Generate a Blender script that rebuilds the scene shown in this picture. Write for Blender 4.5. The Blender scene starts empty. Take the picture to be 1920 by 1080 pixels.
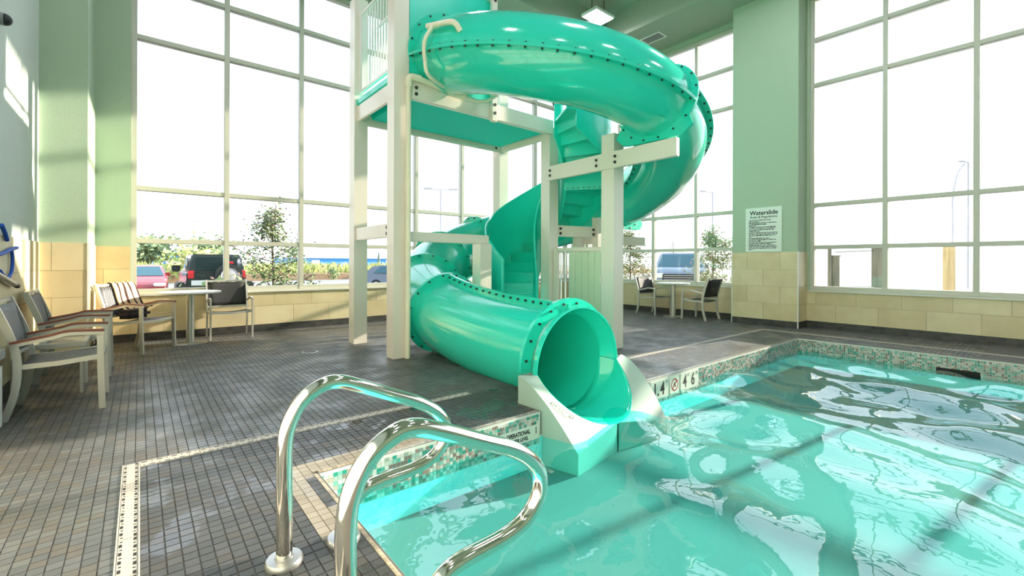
import bpy, bmesh, math, random
from mathutils import Vector, Matrix
random.seed(7)
PI = math.pi
SC = bpy.context.scene
COL = SC.collection

# ------------------------------------------------------------------ camera, sky, sun, exposure
YAW = math.radians(39.5)
cam_d = bpy.data.cameras.new('camera')
cam_d.sensor_width = 36.0
cam_d.lens = 846.0 / 1920.0 * 36.0
cam_d.shift_y = (492.8 - 540.0) / 1920.0
cam_d.clip_start = 0.05
cam_d.clip_end = 2000
cam = bpy.data.objects.new('camera', cam_d)
COL.objects.link(cam)
_f = Vector((math.sin(YAW), math.cos(YAW), 0)); _r = Vector((math.cos(YAW), -math.sin(YAW), 0)); _u = Vector((0, 0, 1))
_roll = 0.0035
_r2 = _r * math.cos(_roll) + _u * math.sin(_roll); _u2 = _u * math.cos(_roll) - _r * math.sin(_roll)
cam.matrix_world = Matrix(((_r2.x, _u2.x, -_f.x, 0), (_r2.y, _u2.y, -_f.y, 0), (_r2.z, _u2.z, -_f.z, 1.2), (0, 0, 0, 1)))
SC.camera = cam

SKY_STRENGTH = 2.5
SUN_STRENGTH = 15.0
LAMP = 46.0
SC.view_settings.view_transform = 'Standard'
SC.view_settings.look = 'None'
SC.view_settings.gamma = 1.0
SC.view_settings.use_curve_mapping = False
SC.view_settings.exposure = 0.2

w = bpy.data.worlds.new('sky'); SC.world = w; w.use_nodes = True
nt = w.node_tree; nt.nodes.clear()
out = nt.nodes.new('ShaderNodeOutputWorld'); bg = nt.nodes.new('ShaderNodeBackground')
tc = nt.nodes.new('ShaderNodeTexCoord'); sx = nt.nodes.new('ShaderNodeSeparateXYZ'); rp = nt.nodes.new('ShaderNodeValToRGB')
rp.color_ramp.elements[0].position = 0.0; rp.color_ramp.elements[0].color = (0.92, 0.955, 1.0, 1)
rp.color_ramp.elements[1].position = 0.75; rp.color_ramp.elements[1].color = (0.66, 0.81, 1.0, 1)
nt.links.new(tc.outputs['Generated'], sx.inputs[0]); nt.links.new(sx.outputs['Z'], rp.inputs[0])
nt.links.new(rp.outputs[0], bg.inputs[0]); bg.inputs[1].default_value = SKY_STRENGTH
nt.links.new(bg.outputs[0], out.inputs[0])

sun_d = bpy.data.lights.new('sun', 'SUN'); sun_d.energy = SUN_STRENGTH; sun_d.color = (1.0, 0.87, 0.72); sun_d.angle = math.radians(0.9)
sun = bpy.data.objects.new('sun', sun_d); COL.objects.link(sun)
SUNV = Vector((1.0, -0.122, 0.283)).normalized()
sun.rotation_euler = SUNV.to_track_quat('Z', 'Y').to_euler()
SC.cycles.transparent_max_bounces = 16
SC.cycles.max_bounces = 10
SC.cycles.diffuse_bounces = 6
SC.cycles.sample_clamp_indirect = 6.0
SC.cycles.caustics_reflective = False
SC.cycles.caustics_refractive = False

# ------------------------------------------------------------------ materials
def lin(c):
    return tuple((x / 255 / 12.92) if x <= 10.3 else ((x / 255 + 0.055) / 1.055) ** 2.4 for x in c) + (1.0,)
def mat(name, c, rough=0.5, metal=0.0, coat=0.0, noise=None, bump=None, rnd=None, c2=None, stretch=None, spec=None):
    """noise=(scale, amount 0..1 towards c2), bump=(scale, strength), rnd='object'|'island' picks between palette c2 list"""
    m = bpy.data.materials.new(name); m.use_nodes = True
    n = m.node_tree.nodes; l = m.node_tree.links; b = n['Principled BSDF']
    b.inputs['Base Color'].default_value = lin(c); b.inputs['Roughness'].default_value = rough
    b.inputs['Metallic'].default_value = metal
    if coat: b.inputs['Coat Weight'].default_value = coat; b.inputs['Coat Roughness'].default_value = 0.06
    if spec is not None: b.inputs['Specular IOR Level'].default_value = spec
    src = None
    if noise or bump:
        t = n.new('ShaderNodeTexCoord'); mp = n.new('ShaderNodeMapping'); l.new(t.outputs['Object'], mp.inputs[0])
        if stretch: mp.inputs['Scale'].default_value = stretch
        src = mp.outputs[0]
    colsock = None
    if rnd:
        if rnd == 'object': rs = n.new('ShaderNodeObjectInfo').outputs['Random']
        else: rs = n.new('ShaderNodeNewGeometry').outputs['Random Per Island']
        r = n.new('ShaderNodeValToRGB'); r.color_ramp.interpolation = 'CONSTANT'
        pal = c2; e = r.color_ramp.elements
        while len(e) < len(pal): e.new(0.5)
        for k, pc in enumerate(pal): e[k].position = k / len(pal); e[k].color = lin(pc)
        l.new(rs, r.inputs[0]); colsock = r.outputs[0]
    if noise:
        nz = n.new('ShaderNodeTexNoise'); nz.inputs['Scale'].default_value = noise[0]; nz.inputs['Detail'].default_value = 5
        l.new(src, nz.inputs['Vector'])
        mx = n.new('ShaderNodeMix'); mx.data_type = 'RGBA'; mr = n.new('ShaderNodeMapRange')
        mr.inputs[1].default_value = 0.35; mr.inputs[2].default_value = 0.65; mr.inputs[4].default_value = noise[1]
        l.new(nz.outputs['Fac'], mr.inputs[0]); l.new(mr.outputs[0], mx.inputs[0])
        if colsock: l.new(colsock, mx.inputs[6])
        else: mx.inputs[6].default_value = lin(c)
        dk = noise[2] if len(noise) > 2 else tuple(x * 0.75 for x in c)
        mx.inputs[7].default_value = lin(dk); colsock = mx.outputs[2]
    if colsock: l.new(colsock, b.inputs['Base Color'])
    if bump:
        nb = n.new('ShaderNodeTexNoise'); nb.inputs['Scale'].default_value = bump[0]; nb.inputs['Detail'].default_value = 3
        l.new(src, nb.inputs['Vector']); bp = n.new('ShaderNodeBump'); bp.inputs['Strength'].default_value = bump[1]
        bp.inputs['Distance'].default_value = 0.01; l.new(nb.outputs['Fac'], bp.inputs['Height']); l.new(bp.outputs[0], b.inputs['Normal'])
    return m
def emis(name, c, s):
    m = bpy.data.materials.new(name); m.use_nodes = True; b = m.node_tree.nodes['Principled BSDF']
    b.inputs['Base Color'].default_value = lin(c); b.inputs['Emission Color'].default_value = lin(c); b.inputs['Emission Strength'].default_value = s
    return m
M = {}
M['paint'] = mat('green_wall_paint', (172, 192, 164), 0.75, bump=(160, 0.35), noise=(2.0, 0.25, (166, 186, 158)))
M['ceil'] = mat('green_ceiling_paint', (164, 174, 156), 0.85, bump=(120, 0.3))
M['beige'] = [mat('beige_wall_tile_%d' % i, c, 0.4, noise=(3.5, 0.6, d), bump=(14, 0.06)) for i, (c, d) in enumerate((
    ((220, 204, 164), (204, 186, 144)), ((214, 197, 156), (198, 180, 138)), ((224, 209, 170), (208, 192, 152))))]
M['base'] = mat('dark_baseboard_tile', (62, 60, 58), 0.45, rnd='island', c2=[(58, 56, 55), (66, 64, 62), (72, 70, 66)])
M['frame'] = mat('anodised_window_frame', (202, 200, 184), 0.42, spec=0.4)
M['sill'] = mat('pale_sill', (222, 220, 208), 0.45, noise=(4, 0.3, (205, 202, 190)))
M['white'] = mat('white_plastic', (232, 232, 226), 0.4)
M['cream'] = mat('cream_powder_coat', (236, 226, 214), 0.35, coat=0.2, noise=(2, 0.15, (226, 214, 198)))
M['teal'] = mat('teal_fibreglass', (44, 214, 190), 0.16, coat=0.6, noise=(1.2, 0.35, (34, 204, 178)))
M['tealm'] = mat('teal_underside', (16, 222, 208), 0.6, spec=0.15)
M['teal2'] = mat('teal_fibreglass_stairs', (34, 218, 196), 0.3, coat=0.3, noise=(1.5, 0.35, (26, 206, 182)))
M['tealw'] = mat('pale_fibreglass_skirt', (166, 186, 174), 0.4, noise=(2, 0.3, (152, 178, 164)))
M['bolt'] = mat('dark_steel_bolt', (50, 50, 46), 0.4, metal=0.2)
M['chrome'] = mat('polished_stainless', (236, 230, 220), 0.09, metal=1.0, bump=(3, 0.015))
M['plate'] = mat('satin_stainless', (186, 182, 178), 0.3, metal=0.8)
M['pvc'] = mat('cream_pvc', (240, 232, 206), 0.38)
M['alu'] = mat('silver_chair_frame', (196, 194, 184), 0.35, metal=0.45)
M['wood'] = mat('reddish_arm_wood', (134, 70, 50), 0.4, noise=(30, 0.6, (96, 48, 34)), stretch=(0.2, 2, 2))
M['tabletop'] = mat('white_laminate', (226, 226, 218), 0.25)
M['asphalt'] = mat('pale_asphalt', (140, 137, 132), 0.9, noise=(0.6, 0.5, (126, 124, 120)))
M['concrete'] = mat('pale_concrete', (176, 172, 162), 0.85, noise=(1.5, 0.4, (160, 156, 148)))
M['tyre'] = mat('rubber', (36, 36, 38), 0.8)
M['black'] = mat('black_trim', (30, 31, 34), 0.5)
M['grey'] = mat('grey_plastic', (150, 152, 152), 0.35)
M['ink'] = mat('black_ink', (28, 26, 26), 0.6)
M['grey_ink'] = mat('grey_ink', (120, 130, 126), 0.6)
M['emblem_ink'] = mat('faded_emblem_ink', (44, 58, 54), 0.6)
M['red_ink'] = mat('red_ink', (150, 40, 36), 0.6)
M['sign'] = mat('sign_board', (226, 234, 222), 0.4)
M['blue'] = mat('blue_rope', (30, 90, 190), 0.6)
M['lampwhite'] = mat('fixture_white', (235, 235, 230), 0.5)
M['grout'] = mat('grey_grout_bed', (96, 94, 90), 0.8, noise=(3, 0.4, (98, 92, 86)))
M['grout_light'] = mat('pale_grout', (214, 216, 206), 0.7)
M['bark'] = mat('bark', (96, 78, 66), 0.9, noise=(20, 0.6))
M['leaf'] = mat('leaf_green', (96, 122, 62), 0.6, rnd='island', c2=[(96, 122, 58), (120, 140, 74), (74, 100, 52), (138, 150, 92), (128, 92, 84), (84, 108, 60)])
M['leaf_pale'] = mat('leaf_pale', (176, 182, 130), 0.6, rnd='island', c2=[(136, 146, 88), (156, 160, 112), (112, 128, 70), (170, 140, 128), (122, 134, 78)])
M['grass'] = mat('dry_grass', (176, 178, 104), 0.8, rnd='island', c2=[(178, 182, 104), (156, 170, 88), (196, 190, 128), (206, 196, 150), (140, 158, 80)])
M['mulch'] = mat('mulch', (170, 140, 110), 0.95, noise=(6, 0.6))
M['farblue'] = mat('blue_metal_cladding', (70, 150, 214), 0.5)
M['fargrey'] = mat('grey_far_wall', (206, 208, 208), 0.7)
M['farroof'] = mat('pale_roof', (222, 226, 230), 0.6)
M['fartree'] = mat('far_tree_green', (140, 158, 118), 0.9, noise=(1.2, 0.8, (112, 134, 96)))
M['conifer'] = mat('conifer_green', (104, 124, 116), 0.9)
M['carred'] = mat('red_car_paint', (136, 3, 18), 0.25, coat=0.8)
M['carblack'] = mat('dark_green_black_car_paint', (34, 42, 46), 0.25, coat=0.8)
M['cargrey'] = mat('slate_car_paint', (84, 98, 118), 0.3, coat=0.6)
M['carsilver'] = mat('silver_blue_car_paint', (112, 126, 142), 0.3, coat=0.5)
M['carglass'] = mat('car_glass', (60, 96, 108), 0.15, spec=0.3)
M['carglassdk'] = mat('tinted_car_glass', (26, 40, 42), 0.2, spec=0.2)
M['taillight'] = mat('red_lens', (214, 44, 56), 0.2, coat=0.5)
M['headlight'] = mat('clear_lens', (232, 226, 226), 0.15, coat=0.6)
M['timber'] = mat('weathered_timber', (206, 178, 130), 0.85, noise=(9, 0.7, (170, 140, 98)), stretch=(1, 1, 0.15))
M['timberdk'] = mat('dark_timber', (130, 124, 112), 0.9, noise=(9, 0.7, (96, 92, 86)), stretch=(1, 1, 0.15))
M['galv'] = mat('galvanised_pole', (176, 172, 176), 0.5, metal=0.3)
M['slot'] = mat('dark_slot', (40, 34, 32), 0.9)
M['drain'] = mat('white_drain_grate', (184, 176, 166), 0.5, noise=(18, 0.3, (166, 158, 148)))
MOSAIC = [(52, 150, 134), (124, 184, 172), (210, 210, 202), (196, 194, 184), (150, 134, 124), (202, 196, 190), (84, 164, 150), (172, 190, 180), (128, 116, 108), (214, 214, 208), (184, 168, 158), (150, 160, 152)]
M['mosaic'] = mat('glass_mosaic', (150, 180, 170), 0.22, rnd='island', c2=MOSAIC)
M['mosaic_obj'] = mat('glass_mosaic_piece', (150, 180, 170), 0.22, rnd='object', c2=MOSAIC)
M['pool'] = mat('pool_plaster', (186, 248, 250), 0.6, noise=(1.2, 0.3, (164, 242, 248)))

def tile_mat(name, rnd, pal):
    """grey porcelain floor tile: per-piece tone, stains, wet sheen close to the pool (drier away from the water)"""
    m = mat(name, pal[0], 0.5, rnd=rnd, c2=pal, noise=(1.3, 0.45, (92, 84, 74)), bump=(26, 0.06))
    n = m.node_tree.nodes; l = m.node_tree.links; b = n['Principled BSDF']
    g = n.new('ShaderNodeNewGeometry'); nz = n.new('ShaderNodeTexNoise'); nz.inputs['Scale'].default_value = 3.2; nz.inputs['Detail'].default_value = 4
    l.new(g.outputs['Position'], nz.inputs['Vector'])
    mr = n.new('ShaderNodeMapRange'); mr.inputs[1].default_value = 0.40; mr.inputs[2].default_value = 0.62
    b.inputs['Specular IOR Level'].default_value = 0.35; mr.inputs[3].default_value = 0.55; mr.inputs[4].default_value = 0.30
    l.new(nz.outputs['Fac'], mr.inputs[0])
    # wet strip between the drain and the pool edge: darker and shinier
    sp = n.new('ShaderNodeSeparateXYZ'); l.new(g.outputs['Position'], sp.inputs[0])
    def step_(sock, a, b_):
        q = n.new('ShaderNodeMapRange'); q.inputs[1].default_value = a; q.inputs[2].default_value = b_; l.new(sock, q.inputs[0]); return q.outputs[0]
    def mul(a, b_):
        q = n.new('ShaderNodeMath'); q.operation = 'MULTIPLY'; l.new(a, q.inputs[0]); l.new(b_, q.inputs[1]); return q.outputs[0]
    wet = mul(mul(step_(sp.outputs['X'], -0.05, 0.01), step_(sp.outputs['X'], 3.2, 2.4)), step_(sp.outputs['Y'], 3.44, 3.40))
    hs = n.new('ShaderNodeMix'); hs.data_type = 'RGBA'; hs.blend_type = 'MULTIPLY'; hs.inputs[7].default_value = (0.56, 0.55, 0.54, 1)
    old = b.inputs['Base Color'].links[0].from_socket; l.new(old, hs.inputs[6]); l.new(wet, hs.inputs[0]); l.new(hs.outputs[2], b.inputs['Base Color'])
    rm = n.new('ShaderNodeMix'); l.new(wet, rm.inputs[0]); l.new(mr.outputs[0], rm.inputs[2])
    m2 = n.new('ShaderNodeMapRange'); m2.inputs[1].default_value = 0.54; m2.inputs[2].default_value = 0.60; m2.inputs[3].default_value = 0.46; m2.inputs[4].default_value = 0.05
    l.new(nz.outputs['Fac'], m2.inputs[0]); l.new(m2.outputs[0], rm.inputs[3]); l.new(rm.outputs[0], b.inputs['Roughness'])
    return m
GREYS = [(90, 94, 97), (97, 100, 102), (84, 88, 91), (102, 104, 104), (95, 92, 88), (86, 90, 93)]
M['tile'] = tile_mat('grey_floor_tile', 'island', GREYS)
M['tile_obj'] = tile_mat('grey_floor_tile_piece', 'object', GREYS)
BEI = [(206, 194, 176), (198, 186, 166), (212, 202, 184), (192, 180, 160), (202, 190, 172)]
M['cop'] = tile_mat('beige_coping_tile', 'object', BEI)
BUL = [(148, 134, 112), (160, 146, 122), (136, 124, 104), (170, 156, 132)]
M['bull'] = mat('brown_bullnose_tile', BUL[0], 0.25, rnd='object', c2=BUL)
M['bull_grey'] = mat('grey_bullnose_tile', (150, 148, 140), 0.25, rnd='object', c2=[(150, 148, 140), (138, 136, 130), (162, 160, 152)])

def weave_mat(name, c, cl, scale):
    m = bpy.data.materials.new(name); m.use_nodes = True
    n = m.node_tree.nodes; l = m.node_tree.links; b = n['Principled BSDF']; b.inputs['Roughness'].default_value = 0.55
    t = n.new('ShaderNodeTexCoord'); ck = n.new('ShaderNodeTexChecker'); ck.inputs['Scale'].default_value = scale
    ck.inputs[1].default_value = lin(c); ck.inputs[2].default_value = lin(cl)
    l.new(t.outputs['Object'], ck.inputs['Vector']); l.new(ck.outputs['Color'], b.inputs['Base Color'])
    bp = n.new('ShaderNodeBump'); bp.inputs['Strength'].default_value = 0.6; bp.inputs['Distance'].default_value = 0.004
    l.new(ck.outputs['Fac'], bp.inputs['Height']); l.new(bp.outputs[0], b.inputs['Normal'])
    return m
M['weave'] = weave_mat('grey_woven_mesh', (34, 34, 38), (128, 128, 128), 60)
M['weave_dark'] = weave_mat('black_woven_mesh', (22, 22, 24), (50, 50, 48), 60)

def glass_mat():
    m = bpy.data.materials.new('window_glass'); m.use_nodes = True; n = m.node_tree.nodes; l = m.node_tree.links; n.clear()
    o = n.new('ShaderNodeOutputMaterial'); mx = n.new('ShaderNodeMixShader'); tr = n.new('ShaderNodeBsdfTransparent'); gl = n.new('ShaderNodeBsdfGlossy')
    fr = n.new('ShaderNodeFresnel'); fr.inputs[0].default_value = 1.35
    tr.inputs[0].default_value = (0.97, 0.985, 0.98, 1); gl.inputs['Roughness'].default_value = 0.0
    l.new(fr.outputs[0], mx.inputs[0]); l.new(tr.outputs[0], mx.inputs[1]); l.new(gl.outputs[0], mx.inputs[2]); l.new(mx.outputs[0], o.inputs[0])
    return m
M['glass'] = glass_mat()
def water_mat():
    m = bpy.data.materials.new('pool_water'); m.use_nodes = True; n = m.node_tree.nodes; l = m.node_tree.links; n.clear()
    o = n.new('ShaderNodeOutputMaterial'); mx = n.new('ShaderNodeMixShader'); tr = n.new('ShaderNodeBsdfTransparent'); gl = n.new('ShaderNodeBsdfGlossy')
    fr = n.new('ShaderNodeFresnel'); fr.inputs[0].default_value = 1.85
    tr.inputs[0].default_value = (0.44, 1.0, 1.0, 1); gl.inputs['Roughness'].default_value = 0.015
    g = n.new('ShaderNodeNewGeometry'); nz = n.new('ShaderNodeTexNoise'); nz.inputs['Scale'].default_value = 7; nz.inputs['Detail'].default_value = 2
    bp = n.new('ShaderNodeBump'); bp.inputs['Strength'].default_value = 0.15; bp.inputs['Distance'].default_value = 0.02
    l.new(g.outputs['Position'], nz.inputs['Vector']); l.new(nz.outputs['Fac'], bp.inputs['Height'])
    l.new(bp.outputs[0], gl.inputs['Normal']); l.new(bp.outputs[0], fr.inputs['Normal'])
    iv = n.new('ShaderNodeMath'); iv.operation = 'SUBTRACT'; iv.inputs[0].default_value = 1.0; l.new(g.outputs['Backfacing'], iv.inputs[1])
    ml = n.new('ShaderNodeMath'); ml.operation = 'MULTIPLY'; l.new(fr.outputs[0], ml.inputs[0]); l.new(iv.outputs[0], ml.inputs[1])
    l.new(ml.outputs[0], mx.inputs[0]); l.new(tr.outputs[0], mx.inputs[1]); l.new(gl.outputs[0], mx.inputs[2]); l.new(mx.outputs[0], o.inputs[0])
    return m
M['water'] = water_mat()

# ------------------------------------------------------------------ helpers
def setp(o, label=None, cat=None, group=None, kind=None):
    if label: o['label'] = label
    if cat: o['category'] = cat
    if group: o['group'] = group
    if kind: o['kind'] = kind
    return o
def thing(name, label, cat, loc=(0, 0, 0), rotz=0.0, group=None):
    o = bpy.data.objects.new(name, None); o.empty_display_size = 0.1; COL.objects.link(o)
    o.location = loc; o.rotation_euler = (0, 0, rotz)
    return setp(o, label, cat, group)
def mesh_obj(name, me, m, parent=None, world=True, smooth=False):
    """world=True: mesh coordinates are world coordinates although it has a parent"""
    o = bpy.data.objects.new(name, me); COL.objects.link(o)
    if m is not None and len(me.materials) == 0: me.materials.append(m)
    if smooth:
        for p in me.polygons: p.use_smooth = True
    if parent is not None:
        o.parent = parent
        if world and parent.parent is None and parent.type == 'EMPTY':
            o.matrix_parent_inverse = (Matrix.Translation(parent.location) @ parent.rotation_euler.to_matrix().to_4x4()).inverted()
    return o
STUFF = {'slot_row', 'bolt_row', 'bolt_circle', 'bolt', 'emblem'}
def obj(name, bm, m, parent=None, world=True, smooth=False, norm=True):
    if norm: bmesh.ops.recalc_face_normals(bm, faces=bm.faces)
    me = bpy.data.meshes.new(name); bm.to_mesh(me); bm.free()
    o = mesh_obj(name, me, m, parent, world, False)
    if name in STUFF: o['kind'] = 'stuff'
    if smooth:
        me.polygons.foreach_set('use_smooth', [True] * len(me.polygons))
        me.set_sharp_from_angle(angle=math.radians(40))
    return o
def B(): return bmesh.new()
def add_box(bm, x0, x1, y0, y1, z0, z1, mtx=None, bev=0.0):
    r = bmesh.ops.create_cube(bm, size=1.0)
    vs = r['verts']
    for v in vs:
        v.co = Vector(((x0 + x1) / 2 + v.co.x * (x1 - x0), (y0 + y1) / 2 + v.co.y * (y1 - y0), (z0 + z1) / 2 + v.co.z * (z1 - z0)))
        if mtx is not None: v.co = mtx @ v.co
    if bev > 0:
        es = list({e for v in vs for e in v.link_edges})
        bmesh.ops.bevel(bm, geom=es, offset=bev, segments=2, affect='EDGES', clamp_overlap=True)
    return bm
def bx(name, x0, x1, y0, y1, z0, z1, m, parent=None, bev=0.0, world=True):
    return obj(name, add_box(B(), x0, x1, y0, y1, z0, z1, bev=bev), m, parent, world, smooth=bev > 0)
def frame_dirs(pts):
    n = len(pts); T = []
    for i in range(n):
        a = pts[max(i - 1, 0)]; b = pts[min(i + 1, n - 1)]; T.append((b - a).normalized())
    return T
def add_sweep(bm, pts, sec, caps=True, up=None, closed=True):
    """sweep 2-D section [(side, up)] along pts"""
    pts = [Vector(p) for p in pts]; T = frame_dirs(pts); rings = []
    ref = Vector(up) if up else (Vector((0, 0, 1)) if abs(T[0].z) < 0.9 else Vector((1, 0, 0)))
    prev = None
    for p, t in zip(pts, T):
        if up: u = (ref - t * ref.dot(t)).normalized()
        else:
            u = ref if prev is None else prev
            u = (u - t * u.dot(t)).normalized(); prev = u
        s = t.cross(u)
        rings.append([bm.verts.new(p + s * a + u * b) for a, b in sec])
    k = len(sec)
    for i in range(len(rings) - 1):
        for j in range(k if closed else k - 1):
            bm.faces.new((rings[i][j], rings[i][(j + 1) % k], rings[i + 1][(j + 1) % k], rings[i + 1][j]))
    if caps and closed:
        bm.faces.new(rings[0][::-1]); bm.faces.new(rings[-1])
    return bm
def circ(r, n=12): return [(r * math.cos(2 * PI * k / n), r * math.sin(2 * PI * k / n)) for k in range(n)]
def rect(a, b): return [(-a / 2, -b / 2), (a / 2, -b / 2), (a / 2, b / 2), (-a / 2, b / 2)]
def add_cyl(bm, a, b, r, n=16): return add_sweep(bm, [a, b], circ(r, n))
def add_lathe(bm, prof, c=(0, 0, 0), n=28):
    """prof [(r, z)] around z"""
    rings = []
    for r, z in prof:
        rings.append([bm.verts.new((c[0] + r * math.cos(2 * PI * k / n), c[1] + r * math.sin(2 * PI * k / n), c[2] + z)) for k in range(n)])
    for i in range(len(rings) - 1):
        for j in range(n): bm.faces.new((rings[i][j], rings[i][(j + 1) % n], rings[i + 1][(j + 1) % n], rings[i + 1][j]))
    bm.faces.new(rings[0][::-1]); bm.faces.new(rings[-1])
    return bm
def smooth_path(pts, n=8):
    """Catmull-Rom"""
    P = [Vector(p) for p in pts]; P = [P[0] * 2 - P[1]] + P + [P[-1] * 2 - P[-2]]; o = []
    for i in range(1, len(P) - 2):
        for k in range(n):
            t = k / n; a, b, c, d = P[i - 1:i + 3]
            o.append(0.5 * (2 * b + (c - a) * t + (2 * a - 5 * b + 4 * c - d) * t * t + (3 * b - a - 3 * c + d) * t ** 3))
    o.append(P[-2]); return o
def fillet(pts, rad, n=8):
    P = [Vector(p) for p in pts]; o = [P[0]]
    for i in range(1, len(P) - 1):
        a, b, c = P[i - 1], P[i], P[i + 1]; d1 = (a - b).normalized(); d2 = (c - b).normalized()
        ang = d1.angle(d2); r = rad[i - 1] if isinstance(rad, (list, tuple)) else rad
        t = min(r / math.tan(ang / 2), (a - b).length * 0.49, (c - b).length * 0.49); p1 = b + d1 * t; p2 = b + d2 * t
        rr = t * math.tan(ang / 2); cen = b + (d1 + d2).normalized() * (rr / math.sin(ang / 2))
        v1 = p1 - cen; v2 = p2 - cen; th = v1.angle(v2); ax = v1.cross(v2).normalized()
        for k in range(n + 1): o.append(cen + Matrix.Rotation(th * k / n, 3, ax) @ v1)
    o.append(P[-1]); return o
def struct(o): o['kind'] = 'structure'; return o
def copy_tree(root, loc, rotz, label, group=None, name=None):
    r = root.copy(); COL.objects.link(r); r.location = loc; r.rotation_euler = (0, 0, rotz); r['label'] = label
    if group: r['group'] = group
    for ch in list(root.children):
        c = ch.copy(); COL.objects.link(c); c.parent = r
        for g in ch.children:
            d = g.copy(); COL.objects.link(d); d.parent = c
    return r
def raw_mesh(name, verts, faces):
    me = bpy.data.meshes.new(name); me.from_pydata(verts, [], faces); me.update(); return me
TEXT_CACHE = []
def text(name, s, size, mtx, m, parent, depth=0.0006, align='CENTER', squeeze=1.0, bold=0.0):
    cu = bpy.data.curves.new(name, 'FONT'); cu.body = s; cu.size = size; cu.align_x = align; cu.align_y = 'CENTER'; cu.extrude = depth; cu.offset = bold
    cu.resolution_u = 3
    t = bpy.data.objects.new(name, cu); COL.objects.link(t)
    bpy.context.view_layer.update()
    me = bpy.data.meshes.new_from_object(t.evaluated_get(bpy.context.evaluated_depsgraph_get()))
    bpy.data.objects.remove(t); bpy.data.curves.remove(cu)
    me.transform(Matrix.Diagonal((squeeze, 1, 1, 1))); me.transform(mtx); me.materials.clear()
    return mesh_obj(name, me, m, parent)
def basis(o, x, y):
    """matrix with local x,y directions and origin o"""
    x = Vector(x).normalized(); y = Vector(y).normalized(); z = x.cross(y)
    return Matrix(((x.x, y.x, z.x, o[0]), (x.y, y.y, z.y, o[1]), (x.z, y.z, z.z, o[2]), (0, 0, 0, 1)))

# ------------------------------------------------------------------ room shell
XD, XC, YA, YF = -0.92, 9.85, 8.80, -7.0
ZS, ZCE = 6.42, 7.0
PX0, PX1, PY1, PY0 = 0.79, 8.22, 2.68, -4.2          # pool
NX0, NX1, NY = 2.51, 3.83, 2.96                      # notch for the slide outlet
bm = B()
def bez_exit(t):
    p0 = Vector((3.15, 5.25, 0.53)); p3 = Vector((3.22, 3.03, 0.255)); p1 = p0 + Vector((0, -0.75, -0.22)); p2 = p3 + Vector((0, 0.6, 0.03))
    return p0 * (1 - t)**3 + p1 * 3 * t * (1 - t)**2 + p2 * 3 * t * t * (1 - t) + p3 * t**3
def chord(y):
    q = min((bez_exit(k / 60) for k in range(61)), key=lambda p: abs(p.y - y)); d = 0.463 ** 2 - q.z ** 2
    return (q.x, math.sqrt(d)) if d > 0 else (q.x, 0.0)
strips = [(PX0, PX1, 4.96, YA)]
for k in range(40):
    ya, yb = NY + k * 0.05, NY + (k + 1) * 0.05; xc0, hw = chord(ya)
    if k < 3: hw = 0.52 - 0.05 * k
    if hw > 0.02: strips += [(PX0, xc0 - hw, ya, yb), (xc0 + hw, PX1, ya, yb)]
    else: strips.append((PX0, PX1, ya, yb))
for a in [(XD, PX0, YF, YA), (PX1, XC, YF, YA), (PX0, NX0, PY1, NY), (NX1, PX1, PY1, NY), (PX0, PX1, YF, PY0)] + strips:
    add_box(bm, a[0], a[1], a[2], a[3], -0.2, -0.004)
floor = struct(obj('floor', bm, M['grout']))

M['paint_pale'] = mat('pale_mint_wall_paint', (204, 213, 202), 0.75, bump=(160, 0.35), noise=(2.0, 0.25, (198, 207, 195)))
wl = struct(bx('wall_left', XD - 0.25, XD, YF, YA + 0.3, -0.2, 7.2, M['paint_pale']))
bm = B(); add_box(bm, XD, -0.5, 7.6, YA + 0.3, 0, ZS); pier_l = obj('pier', bm, M['paint'], wl)
bm = B()
add_box(bm, XD, XC + 0.3, YA, YA + 0.3, -0.2, 0.70)
add_box(bm, -0.5, -0.11, YA, YA + 0.3, 0.70, ZS)
add_box(bm, -0.11, XC + 0.3, YA, YA + 0.3, 6.30, 7.2)
add_box(bm, XC - 0.12, XC + 0.3, YA, YA + 0.3, 0.70, 6.30)
wb = struct(obj('wall_back', bm, M['paint']))
bm = B()
add_box(bm, XC, XC + 0.3, YF, YA, -0.2, 0.70)
add_box(bm, XC, XC + 0.3, YF, YA, 6.30, 7.2)
add_box(bm, XC, XC + 0.3, 3.03, 4.28, 0.70, 6.30)
add_box(bm, XC, XC + 0.3, YA - 0.12, YA, 0.70, 6.30)
add_box(bm, XC, XC + 0.3, YF, -6.75, 0.70, 6.30)
wr = struct(obj('wall_right', bm, M['paint']))
pier_r = bx('pier', 9.40, XC, 3.08, 4.28, 0, ZS, M['paint'], wr)
wf = struct(bx('wall_front', XD - 0.25, XC + 0.3, YF - 0.25, YF, -0.2, 7.2, M['paint']))
ce = struct(bx('ceiling', XD - 0.25, XC + 0.3, YF - 0.25, YA + 0.3, ZCE, 7.25, M['ceil']))
bm = B(); add_box(bm, 8.53, XC, YF, YA, ZS, ZCE); add_box(bm, XD, 8.53, 6.85, YA, ZS, ZCE); obj('soffit', bm, M['ceil'], ce)

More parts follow.
